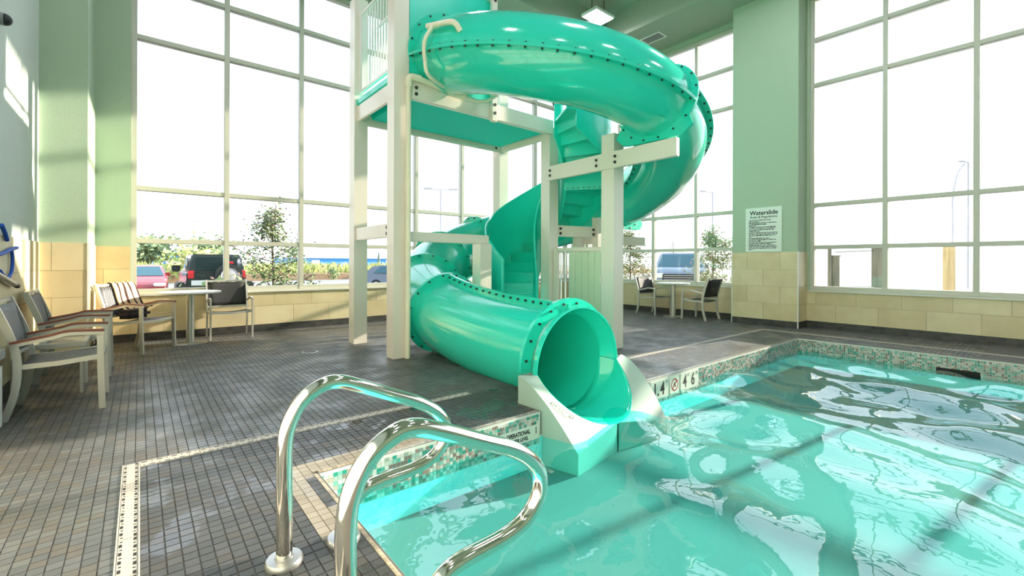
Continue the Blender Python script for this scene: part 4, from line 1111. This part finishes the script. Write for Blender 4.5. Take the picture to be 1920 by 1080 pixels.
# ------------------------------------------------------------------ wall things, sign, lamp, vent
sg = thing('rules_sign', 'white sign headed Waterslide on the green pier between the right windows', 'sign', (9.40, 3.68, 1.43))
bx('board', 9.388, 9.40, 3.35, 4.012, 1.432, 2.30, M['sign'], sg, bev=0.002)
def sgt(s, size, y, z, m, **k): return text('lettering', s, size, basis((9.3875, y, z), (0, -1, 0), (0, 0, 1)), m, sg, **k)
sgt('Waterslide', 0.115, 3.675, 2.195, M['ink'], bold=0.0025); sgt('Rules & Regulations', 0.062, 3.675, 2.115, M['ink'], bold=0.0008)
bm = B(); rs_ = random.Random(3); z = 2.055; k = 0
lens = [0.40, 0.20, 0.50, 0.32, 0.14, 0.50, 0.48, 0.46, 0.20, 0.52, 0.52, 0.50, 0.05, 0.38, 0.49, 0.22, 0.50, 0.42, 0.48, 0.52, 0.50, 0.08]
bul = {2, 3, 4, 5, 7, 9, 11, 13, 14, 15, 16, 18}
for k, L in enumerate(lens):
    y = 3.945
    if k in bul: add_box(bm, 9.3868, 9.388, 3.958, 3.966, z - 0.004, z + 0.004)
    e = y - L
    while y > e + 0.01:
        wl_ = min(rs_.uniform(0.018, 0.06), y - e); hh = rs_.uniform(0.0055, 0.0085); add_box(bm, 9.3868, 9.388, y - wl_, y, z - hh, z + hh); y -= wl_ + 0.008
    z -= 0.0275
o = obj('small_print', bm, M['ink'], sg); o['kind'] = 'stuff'
M['diffuser'] = emis('lamp_diffuser', (243, 240, 255), LAMP)
def lamp(label, x, y):
    cl = thing('ceiling_light', label, 'lamp', (x, y, 6.55), group='hanging square lamps')
    rot = Matrix.Translation((x, y, 6.56))
    bm = B(); add_box(bm, -0.31, 0.31, -0.22, 0.22, 0.0, 0.07, mtx=rot, bev=0.015); obj('housing', bm, M['lampwhite'], cl, smooth=True)
    bm = B(); add_box(bm, -0.28, 0.28, -0.19, 0.19, -0.008, 0.004, mtx=rot); obj('diffuser', bm, M['diffuser'], cl)
    for dx in (-0.2, 0.2): obj('hanger', add_cyl(B(), (x + dx, y, 6.62), (x + dx, y, 7.0), 0.008, 8), M['bolt'], cl)
    obj('junction_box', add_lathe(B(), [(0.05, 6.95), (0.05, 7.0)], (x - 0.15, y, 0), 16), M['grey'], cl)
lamp('white square lamp hanging from the ceiling above the slide bend', 7.70, 6.42)
for x in (0.7, 4.2, 7.7):  # extra lamps, out of view, added to brighten the hall; same build as the visible one
    for y in (6.42, 2.9, -0.6, -4.1):
        if (x, y) != (7.7, 6.42): lamp('unseen white square lamp added under the high ceiling to brighten deck and pool', x, y)
vt = thing('air_vent', 'small white framed air vent in the lowered ceiling above the right windows', 'vent', (9.16, 6.0, ZS))
bm = B()
for a in ((8.99, 9.32, 5.74, 5.77), (8.99, 9.32, 6.22, 6.25), (8.99, 9.02, 5.77, 6.22), (9.29, 9.32, 5.77, 6.22)): add_box(bm, a[0], a[1], a[2], a[3], ZS - 0.012, ZS)
obj('vent_frame', bm, M['white'], vt); bx('backing', 9.02, 9.29, 5.77, 6.22, ZS - 0.003, ZS, M['slot'], vt)
for k in range(9): bx('louvre', 9.03 + k * 0.03, 9.042 + k * 0.03, 5.77, 6.22, ZS - 0.010, ZS - 0.003, M['grey'], vt)
sp = thing('wall_speaker', 'small dark dome fixture high on the left wall', 'speaker', (XD, 5.67, 3.24))
bm = B(); bmesh.ops.create_uvsphere(bm, u_segments=20, v_segments=12, radius=0.05, matrix=Matrix.Translation((XD + 0.03, 5.67, 3.24))); obj('dome', bm, M['black'], sp, smooth=True)
obj('mount', add_cyl(B(), (XD, 5.67, 3.24), (XD + 0.03, 5.67, 3.24), 0.052, 20), M['grey'], sp)
rr2 = thing('rope_hook', 'blue rope loop hanging on the left wall above the chairs', 'rope', (XD, 5.9, 1.15))
xw = XD + 0.03
obj('rope', add_sweep(B(), smooth_path([(xw, 5.45, 1.25), (xw, 5.70, 1.27), (xw, 5.92, 1.30), (xw, 6.20, 1.325)], 6), circ(0.016, 10)), M['blue'], rr2, smooth=True)
obj('rope', add_sweep(B(), smooth_path([(xw, 5.98, 1.305), (xw, 6.02, 1.22), (xw, 5.99, 1.12), (xw, 5.88, 1.06), (xw, 5.72, 1.06), (xw, 5.55, 1.12)], 6), circ(0.013, 10)), M['blue'], rr2, smooth=True)
obj('rope', add_sweep(B(), smooth_path([(xw, 5.60, 1.50), (xw, 5.72, 1.44), (xw, 5.80, 1.38)], 6), circ(0.016, 10)), M['blue'], rr2, smooth=True)
pl = thing('rescue_pole', 'dark metal pole end sticking in on the left wall below the blue rope', 'pole', (XD, 5.9, 0.98))
obj('pole', add_cyl(B(), (XD + 0.05, 4.6, 1.22), (XD + 0.05, 5.98, 0.99), 0.02, 12), M['alu'], pl, smooth=True)
obj('tip', add_cyl(B(), (XD + 0.05, 5.98, 0.99), (XD + 0.05, 6.10, 0.97), 0.022, 12), M['black'], pl, smooth=True)

# ------------------------------------------------------------------ outdoors
GZ = -0.42
bm = B(); add_box(bm, -260, 260, -260, 260, GZ - 0.5, GZ - 0.02); gr = struct(obj('ground', bm, M['asphalt']))
bm = B(); add_box(bm, -14, 12.2, 9.1, 11.0, GZ - 0.05, GZ + 0.10); add_box(bm, 10.15, 12.0, -30, 9.1, GZ - 0.05, GZ + 0.10); add_box(bm, 12.2, 32, 2, 30, GZ - 0.05, GZ + 0.22); struct(obj('pavement', bm, M['concrete']))
bm = B(); add_box(bm, -70, 80, 44, 70, GZ - 0.05, GZ + 0.55); struct(obj('verge', bm, M['mulch']))
rg = random.Random(11); V, F = [], []
def blade(x, y, z, h_, w_):
    k = len(V); a = rg.uniform(0, PI); dx, dy = math.cos(a) * w_, math.sin(a) * w_; lx, ly = rg.gauss(0, h_ * .25), rg.gauss(0, h_ * .25)
    V.extend([(x - dx, y - dy, z), (x + dx, y + dy, z), (x + lx * .4 + dx * .6, y + ly * .4, z + h_ * .6), (x + lx, y + ly, z + h_)]); F.extend([(k, k + 1, k + 2), (k, k + 2, k + 3)])
for _ in range(9000):
    x = rg.uniform(-45, 45); y = rg.uniform(45, 58); blade(x, y, GZ + 0.5, rg.uniform(0.6, 1.25), rg.uniform(0.05, 0.14))
o = mesh_obj('tall_grass', raw_mesh('tall_grass', V, F), M['grass']); setp(o, 'band of tall yellow green grass on the verge beyond the car park', 'grass', kind='stuff')
def from_px(px, D): a = (px - 960) / 846 * D; q = _r * a + _f * D; return q.x, q.y
def leaf_cloud(pts, n, size, rnd, spread):
    V, F = [], []
    for _ in range(n):
        c = rnd.choice(pts); sd = spread(c) if callable(spread) else spread
        p = Vector(c[:3]) + Vector((rnd.gauss(0, sd), rnd.gauss(0, sd), rnd.gauss(0, sd * 0.8)))
        d = Vector((rnd.gauss(0, 1), rnd.gauss(0, 1), rnd.gauss(0, 0.7))).normalized(); e = d.orthogonal().normalized(); s = size * rnd.uniform(0.6, 1.3)
        k = len(V); V.extend([tuple(p), tuple(p + d * s * .5 + e * s * .32), tuple(p + d * s), tuple(p + d * s * .5 - e * s * .32)]); F.append((k, k + 1, k + 2, k + 3))
    return V, F
def sapling(name, label, x, y, hgt, rad, nl, seed, m, branches=14, long=None, z0=GZ, low=0.18, size=0.07):
    r = random.Random(seed); t = thing(name, label, 'tree', (x, y, z0))
    tr = [(x, y, z0), (x + r.gauss(0, .02), y + r.gauss(0, .02), z0 + hgt * .4), (x + r.gauss(0, .05), y + r.gauss(0, .05), z0 + hgt * .75), (x + r.gauss(0, .06), y + r.gauss(0, .06), z0 + hgt)]
    bmm = B(); sp_ = smooth_path(tr, 5); n = len(sp_)
    T = 0.012 * hgt
    for i in range(n - 1): add_sweep(bmm, [sp_[i], sp_[i + 1]], circ(T * (1 - 0.8 * i / n), 7), caps=False)
    trunk = obj('trunk', bmm, M['bark'], t, smooth=True); pts = []
    for k in range(branches):
        f = low + (0.92 - low) * k / branches; b = sp_[int(f * (n - 1))]; a = r.uniform(0, 2 * PI); L = rad * (1.15 - f) * r.uniform(0.6, 1.1)
        if long and k == long[0]: a, L = long[1], long[2]
        e = b + Vector((math.cos(a) * L, math.sin(a) * L, L * (long[3] if long and k == long[0] else r.uniform(0.25, 0.8))))
        mid = b.lerp(e, .5) + Vector((0, 0, L * .08 if not (long and k == long[0]) else -L * .06)); path = smooth_path([b, mid, e], 5)
        bmm = B(); add_sweep(bmm, path, circ(T * 0.28, 5)); obj('branch', bmm, M['bark'], t)
        pts += [tuple(p) for p in path[2:]]
    pts += [tuple(p) for p in sp_[int(n * .55):]]
    V, F = leaf_cloud(pts, nl, size, r, rad * 0.13)
    o = mesh_obj('foliage', raw_mesh('foliage', V, F), m, t); o['kind'] = 'stuff'
    return t
sapling('sapling', 'young leafy tree with a long left branch close outside the back window', 2.40, 11.65, 2.95, 0.95, 3600, 4, M['leaf'], 22, long=(11, math.radians(200), 1.2, 0.42), low=0.14)
sapling('sapling', 'pale flowering young tree outside the right windows behind the slide post', *from_px(1183, 14.2), 2.5, 0.95, 2600, 9, M['leaf_pale'], 18, low=0.1, z0=GZ + .22, size=.085)
sapling('sapling', 'pale green young tree outside the right windows next to the green pier', *from_px(1338, 13.8), 2.5, 0.95, 2600, 13, M['leaf_pale'], 18, low=0.2, z0=GZ + .22, size=.085)
sapling('sapling', 'small twiggy tree farther out behind the corner tables', *from_px(1262, 26), 2.9, 0.9, 500, 21, M['leaf_pale'], 10, z0=GZ + .22)
def shrub(label, x, y, z, r_, seed, m=None, n=220):
    r = random.Random(seed); V, F = leaf_cloud([(x + r.gauss(0, r_ * .3), y + r.gauss(0, r_ * .3), z + r_ * r.uniform(.3, 1.2)) for _ in range(14)], n, r_ * 0.3, r, r_ * 0.28)
    o = mesh_obj('shrub', raw_mesh('shrub', V, F), m or M['leaf']); setp(o, label, 'shrub'); return o
shrub('bushy green shrub beyond the back window left of the young tree', 1.80, 13.0, GZ + 0.3, 0.62, 31, n=420)
shrub('small green plant just outside the back window near the tower leg', 4.05, 11.4, GZ + 0.35, 0.22, 32, n=90)
sh = shrub('small dark shrub at the kerb before the tall grass', 26.0, 43.2, GZ + 0.1, 0.7, 33); sh['group'] = 'kerb shrubs'
for k, (x, y) in enumerate(((22.5, 43.3), (18.8, 43.1), (29.5, 43.4), (14.0, 43.2))):
    o = sh.copy(); COL.objects.link(o); o.location = (x - 26.0, y - 43.2, 0)
shrub('wide low bush on the verge left of the dark jeep', 3.2, 43.0, GZ + 0.3, 1.6, 36, M['grass'], 500)
shrub('low pale bush outside the right window beside the green pier', *from_px(1352, 16), GZ + .2, 0.7, 37, M['leaf_pale'], 260)
def far_tree(label, x, y, h_, r_, seed):
    r = random.Random(seed); t = thing('far_tree', label, 'tree', (x, y, GZ), group='trees across the road')
    obj('trunk', add_cyl(B(), (x, y, GZ), (x, y, GZ + h_ * .5), h_ * .03, 8), M['bark'], t)
    V, F = leaf_cloud([(x + r.gauss(0, r_ * .4), y + r.gauss(0, r_ * .4), GZ + h_ * r.uniform(.35, .95)) for _ in range(26)], 700, r_ * .28, r, r_ * .22)
    o = mesh_obj('foliage', raw_mesh('foliage', V, F), M['fartree'], t); o['kind'] = 'stuff'
far_tree('leftmost pale green tree far beyond the red car', 0.8, 66, 4.6, 2.4, 41)
far_tree('pale green tree far beyond the gap between red car and jeep', 6.0, 66, 4.2, 2.6, 42)
far_tree('slender pale tree far behind the jeep roof', 17.5, 70, 4.0, 1.2, 43)
def conifer(x, y, h_, i):
    t = thing('conifer', ('leftmost', 'second', 'third', 'rightmost')[i] + ' of the four small far conifers seen left of the tower leg', 'tree', (x, y, GZ), group='far conifers')
    obj('trunk', add_cyl(B(), (x, y, GZ), (x, y, GZ + h_ * .2), .12, 6), M['bark'], t)
    pr = []
    for k in range(6): z = GZ + h_ * (.12 + .14 * k); pr += [(h_ * .16 * (1 - k / 6.5), z), (h_ * .09 * (1 - k / 6.5), z + h_ * .12)]
    obj('crown', add_lathe(B(), pr + [(0.02, GZ + h_)], (x, y, 0), 9), M['conifer'], t)
for i, x in enumerate((34.5, 37.0, 40.0, 43.2)): conifer(x, 88 - i, 3.5 + (i % 2) * .4, i)
def shed(label, x0, x1, y, z1, m, roof, name='warehouse'):
    t = thing(name, label, 'building', ((x0 + x1) / 2, y, GZ))
    bx('wall', x0, x1, y, y + 12, GZ, z1, m, t); bm = B(); v = [bm.verts.new(p) for p in ((x0 - .3, y - .3, z1), (x1 + .3, y - .3, z1), (x1 + .3, y + 12, z1 + .6), (x0 - .3, y + 12, z1 + .6), (x0 - .3, y - .3, z1 + .15), (x1 + .3, y - .3, z1 + .15), (x1 + .3, y + 12, z1 + .8), (x0 - .3, y + 12, z1 + .8))]
    for f in ((0, 1, 2, 3), (4, 5, 6, 7), (0, 1, 5, 4), (1, 2, 6, 5), (2, 3, 7, 6), (3, 0, 4, 7)): bm.faces.new([v[i] for i in f])
    obj('roof', bm, roof, t)
    for k in range(3): bx('door', x0 + (x1 - x0) * (.2 + .3 * k) - .8, x0 + (x1 - x0) * (.2 + .3 * k) + .8, y - .05, y, GZ, GZ + 2.1, M['fargrey'], t)
shed('long bright blue building far away behind the red car', -6, 6, 80, 2.3, M['farblue'], M['farroof'])
shed('low pale blue building far away between the young tree and the tower leg', 22, 48, 95, 2.0, M['farblue'], M['farroof'])
shed('low pale building on the horizon behind the slate car', 58, 90, 90, 2.2, M['fargrey'], M['farroof'])

def wheel(parent, x, y, z, r, w_, ax):
    d = Vector(ax)
    o = obj('wheel', add_sweep(B(), [Vector((x, y, z)) - d * w_ / 2, Vector((x, y, z)) + d * w_ / 2], circ(r, 24)), M['tyre'], parent)
    obj('rim', add_sweep(B(), [Vector((x, y, z)) - d * (w_ / 2 + .012), Vector((x, y, z)) + d * (w_ / 2 + .012)], circ(r * .6, 16)), M['galv'], o)
def car(name, label, cat, loc, rotz, paint, kind, glass):
    """built facing local +x (nose), origin on the ground in the middle"""
    t = thing(name, label, cat, loc, rotz)
    if kind == 'hatch': prof = [(-2.05, .30), (-2.08, .75), (-1.98, 1.0), (-1.62, 1.38), (-1.0, 1.46), (0.15, 1.44), (0.98, 0.98), (1.75, 0.86), (2.08, 0.66), (2.10, .28)]; W_ = .88; glz = [(-1.55, 1.30, -.95, 1.40), ]
    elif kind == 'pickup': prof = [(-2.7, .45), (-2.75, 1.15), (-1.1, 1.18), (-.95, 1.80), (0.55, 1.84), (1.25, 1.22), (2.45, 1.14), (2.62, 0.95), (2.65, .42)]; W_ = .97
    else: prof = None; W_ = .93
    bmm = B(); n = len(prof); belt = 0.98 if kind == 'hatch' else 1.2
    def ty(z): return W_ if z <= belt else W_ - 0.20 * (z - belt) / (max(p[1] for p in prof) - belt)
    L_ = [bmm.verts.new((x, -ty(z), z)) for x, z in prof]; R_ = [bmm.verts.new((x, ty(z), z)) for x, z in prof]
    bmm.faces.new(L_); bmm.faces.new(R_[::-1])
    for i in range(n): bmm.faces.new((L_[i], R_[i], R_[(i + 1) % n], L_[(i + 1) % n]))
    bmesh.ops.recalc_face_normals(bmm, faces=bmm.faces)
    bmesh.ops.bevel(bmm, geom=list(bmm.edges), offset=0.05, segments=3, affect='EDGES', clamp_overlap=True)
    obj('body', bmm, paint, t, world=False, smooth=True)
    # windscreen and side glass
    a, b = (prof[5], prof[6]) if kind == 'hatch' else (prof[4], prof[5])
    def gl(nm, pts, off):
        bmm = B(); v = [bmm.verts.new(Vector(p) + Vector(off)) for p in pts]; bmm.faces.new(v); v2 = [bmm.verts.new(Vector(p) + Vector(off) * .2) for p in pts]; bmm.faces.new(v2[::-1])
        for i in range(len(v)): bmm.faces.new((v[i], v2[i], v2[(i + 1) % len(v)], v[(i + 1) % len(v)]))
        obj(nm, bmm, glass, t, world=False)
    def lp(p, q, f): return (p[0] + (q[0] - p[0]) * f, p[1] + (q[1] - p[1]) * f)
    p1, p2 = lp(a, b, .1), lp(a, b, .92); nx = Vector((-(b[1] - a[1]), 0, b[0] - a[0])).normalized() * .012
    gl('windscreen', [(p1[0], -ty(p1[1]) + .1, p1[1]), (p1[0], ty(p1[1]) - .1, p1[1]), (p2[0], ty(p2[1]) - .09, p2[1]), (p2[0], -ty(p2[1]) + .09, p2[1])], nx)
    for s in (-1, 1):
        for u0, u1, v0, v1 in (((-1.45, -.45, -1.05, -.42), (-.38, .62, -.36, .12)) if kind == 'hatch' else ((-.85, -.2, -.75, -.18), (-.12, .95, -.12, .48))):
            zt = 1.38 if kind == 'hatch' else 1.74; zb = belt + .04
            gl('side_window', [(u0, s * (ty(zb) + .004), zb), (u1, s * (ty(zb) + .004), zb), (v1, s * (ty(zt) + .004), zt), (v0, s * (ty(zt) + .004), zt)], (0, s * .012, 0))
        bx_ = B(); add_box(bx_, (.55 if kind == 'hatch' else .9), (.68 if kind == 'hatch' else 1.05), s * (W_ + .02) - .10, s * (W_ + .02) + .10, belt + .02, belt + .17, bev=.03); obj('mirror', bx_, paint, t, world=False, smooth=True)
        e = prof[-1][0]
        bx_ = B(); add_box(bx_, e - .30, e - .0, s * (W_ - .22) - .20, s * (W_ - .22) + .20, (.62 if kind == 'hatch' else .82), (.76 if kind == 'hatch' else 1.02), bev=.03); obj('headlight', bx_, M['headlight'], t, world=False, smooth=True)
        for xx in (1.28, -1.25) if kind == 'hatch' else (1.65, -1.75): wheel_local(t, xx, s * (W_ - .10), .33 if kind == 'hatch' else .40)
    e = prof[-1][0]
    bx_ = B(); add_box(bx_, e - .05, e + .035, -.62, .62, .34 if kind == 'hatch' else .72, .52 if kind == 'hatch' else 1.0, bev=.015); g_ = obj('grille', bx_, M['black'], t, world=False, smooth=True)
    if kind == 'pickup':
        for zz in (.78, .86, .94):
            bx_ = B(); add_box(bx_, e + .03, e + .05, -.58, .58, zz - .012, zz + .012); obj('grille_bar', bx_, M['galv'], g_, world=False)
    return t
def wheel_local(t, x, y, r):
    d = Vector((0, 1, 0)); o = obj('wheel', add_sweep(B(), [Vector((x, y - .11, r)), Vector((x, y + .11, r))], circ(r, 24)), M['tyre'], t, world=False)
    obj('rim', add_sweep(B(), [Vector((x, y - .125, r)), Vector((x, y + .125, r))], circ(r * .62, 14)), M['galv'], o, world=False)
def px_at(px, D): a = (px - 960) / 846 * D; q = _r * a + _f * D; return q.x, q.y
x, y = px_at(266, 19.5); car('car', 'red hatchback facing the building, seen through the leftmost pane', 'car', (x, y, GZ), math.radians(-93), M['carred'], 'hatch', M['carglass'])
x, y = px_at(757, 26); car('car', 'slate blue hatchback parked far off, seen between the two tower legs', 'car', (x, y, GZ), math.radians(-52), M['cargrey'], 'hatch', M['carglass'])
x, y = px_at(1275, 19.5); car('pickup', 'silver blue pickup facing the building behind the far corner table', 'car', (x, y, GZ + 0.22), math.radians(210), M['carsilver'], 'pickup', M['carglass'])
# dark boxy off-roader seen from behind
jp = thing('jeep', 'dark boxy off-roader with a spare wheel on its tail outside the back window', 'car', (1.90, 18.8, GZ))
J0 = 17.0; JX = 1.90
def jb(nm, x0, x1, y0, y1, z0, z1, m, bev=.03, par=None): return bx(nm, JX + x0, JX + x1, J0 + y0, J0 + y1, GZ + z0, GZ + z1, m, par or jp, bev=bev)
jb('body', -.80, .80, .05, 3.6, .50, 1.32, M['carblack'], .06)
bm = B(); zz0, zz1 = GZ + 1.26, GZ + 1.86
v = [bm.verts.new((JX + x, J0 + y, z)) for x, y, z in ((-.76, .08, zz0), (.76, .08, zz0), (.76, 2.6, zz0), (-.76, 2.6, zz0), (-.66, .22, zz1), (.66, .22, zz1), (.66, 2.1, zz1), (-.66, 2.1, zz1))]
for f in ((0, 1, 5, 4), (1, 2, 6, 5), (2, 3, 7, 6), (3, 0, 4, 7), (4, 5, 6, 7), (0, 1, 2, 3)): bm.faces.new([v[i] for i in f])
bmesh.ops.bevel(bm, geom=list(bm.edges), offset=.04, segments=2, affect='EDGES'); obj('hardtop', bm, M['carblack'], jp, smooth=True)
bm = B(); add_sweep(bm, [(JX, J0 + .085, zz0 + .08), (JX, J0 + .185, zz1 - .10)], rect(1.12, .02), up=(0, -1, 0)); obj('rear_window', bm, M['carglassdk'], jp)
for s in (-1, 1):
    jb('fender', s * .92 - .12, s * .92 + .12, .10, 1.3, .62, .98, M['black'], .05)
    jb('tail_light', s * .69 - .08, s * .69 + .08, .0, .08, 1.10, 1.34, M['taillight'], .015)
    jb('mirror', s * .95 - .12, s * .95 + .12, 2.2, 2.3, 1.28, 1.50, M['black'], .03)
    for yy in (.65, 3.1): wheel(jp, JX + s * .82, J0 + yy, GZ + .39, .39, .26, (1, 0, 0))
    jb('side_window', s * .735 - .012, s * .735 + .012, .5, 1.4, 1.36, 1.74, M['carglassdk'], 0)
jb('bumper', -.85, .85, -.16, .06, .60, .80, M['black'], .03)
jb('number_plate', -.68, -.30, -.02, .04, .88, 1.04, M['white'], .005)
sw = obj('spare_wheel', add_sweep(B(), [(JX + .30, J0 - .22, GZ + 1.18), (JX + .30, J0 + .05, GZ + 1.18)], circ(.37, 28)), M['tyre'], jp, smooth=True)
obj('rim', add_lathe(B(), [(.24, 0), (.24, .02), (.20, .01), (.06, .03)], (0, 0, 0), 20), M['galv'], sw); sw.children[0].data.transform(Matrix.Translation((JX + .30, J0 - .215, GZ + 1.18)) @ Matrix.Rotation(PI / 2, 4, 'X'))
jb('brake_light', .18, .44, .02, .14, 1.56, 1.63, M['taillight'], .015)

def lamp_post(label, x, y, h_, arms, r=0.07):
    t = thing('lamp_post', label, 'lamp post', (x, y, GZ), group='car park lamp posts')
    obj('pole', add_cyl(B(), (x, y, GZ), (x, y, GZ + h_), r, 10), M['galv'], t, smooth=True)
    for dx, dy in arms:
        bm = B(); add_sweep(bm, [(x, y, GZ + h_), (x + dx, y + dy, GZ + h_ + .05)], rect(r * 1.2, r * .9)); obj('arm', bm, M['galv'], t)
        bm = B(); add_sweep(bm, [(x + dx * .6, y + dy * .6, GZ + h_ + .06), (x + dx * 1.25, y + dy * 1.25, GZ + h_ + .08)], rect(r * 3.6, r * 1.6)); obj('lamp_head', bm, M['galv'], t)
def from_px(px, D): a = (px - 960) / 846 * D; q = _r * a + _f * D; return q.x, q.y
x, y = from_px(826, 34); lamp_post('double headed lamp post behind the tower, between two window mullions', x, y, 7.1, ((.9, -.5), (-.9, .5)))
x, y = from_px(1336, 36); lamp_post('single headed lamp post beyond the pale tree near the green pier', x, y, 7.3, ((-.9, .6),))
x, y = from_px(1815, 30); lamp_post('tall lamp post seen through the right windows', x, y, 8.4, ((-.4, .3),), 0.06)
x, y = from_px(363, 60); lamp_post('thin far lamp post above the jeep roof', x, y, 7.0, ((.5, 0),), 0.07)
x, y = from_px(1786, 30); t = thing('curved_pole', 'thin pole bending over beside the lamp post in the right windows', 'pole', (x, y, GZ))
q1 = from_px(1800, 30); q2 = from_px(1808, 30)
obj('pole', add_sweep(B(), smooth_path([(x, y, GZ), (x, y, 4.0), (x * .998 + q1[0] * .002, y, 5.6), (q1[0] * .6 + x * .4, q1[1] * .6 + y * .4, 7.2), (q2[0], q2[1], 7.9)], 6), circ(.05, 8)), M['galv'], t)
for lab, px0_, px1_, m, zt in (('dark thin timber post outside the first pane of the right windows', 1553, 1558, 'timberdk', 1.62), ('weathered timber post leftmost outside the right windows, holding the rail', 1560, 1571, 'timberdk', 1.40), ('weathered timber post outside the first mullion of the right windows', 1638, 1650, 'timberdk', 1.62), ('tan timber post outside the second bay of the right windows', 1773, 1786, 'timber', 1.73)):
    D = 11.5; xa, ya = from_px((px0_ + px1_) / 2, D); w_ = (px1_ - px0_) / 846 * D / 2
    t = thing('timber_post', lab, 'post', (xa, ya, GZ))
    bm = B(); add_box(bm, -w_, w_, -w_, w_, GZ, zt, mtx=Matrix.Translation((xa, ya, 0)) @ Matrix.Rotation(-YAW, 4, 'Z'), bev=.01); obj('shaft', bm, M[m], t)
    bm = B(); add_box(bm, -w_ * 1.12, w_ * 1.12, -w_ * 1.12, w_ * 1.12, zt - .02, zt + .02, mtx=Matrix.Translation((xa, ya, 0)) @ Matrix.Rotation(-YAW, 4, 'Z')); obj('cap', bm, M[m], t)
a_ = from_px(1566, 11.5); b_ = from_px(1642, 11.5)
t = thing('fence_rail', 'thin pale rail linking two timber posts outside the right windows', 'rail', (a_[0], a_[1], GZ))
obj('rail', add_cyl(B(), (a_[0], a_[1], 0.63), (b_[0], b_[1], 0.61), .018, 8), M['galv'], t); obj('rail', add_cyl(B(), (a_[0], a_[1], 1.50), (b_[0], b_[1], 1.55), .012, 8), M['timberdk'], t)
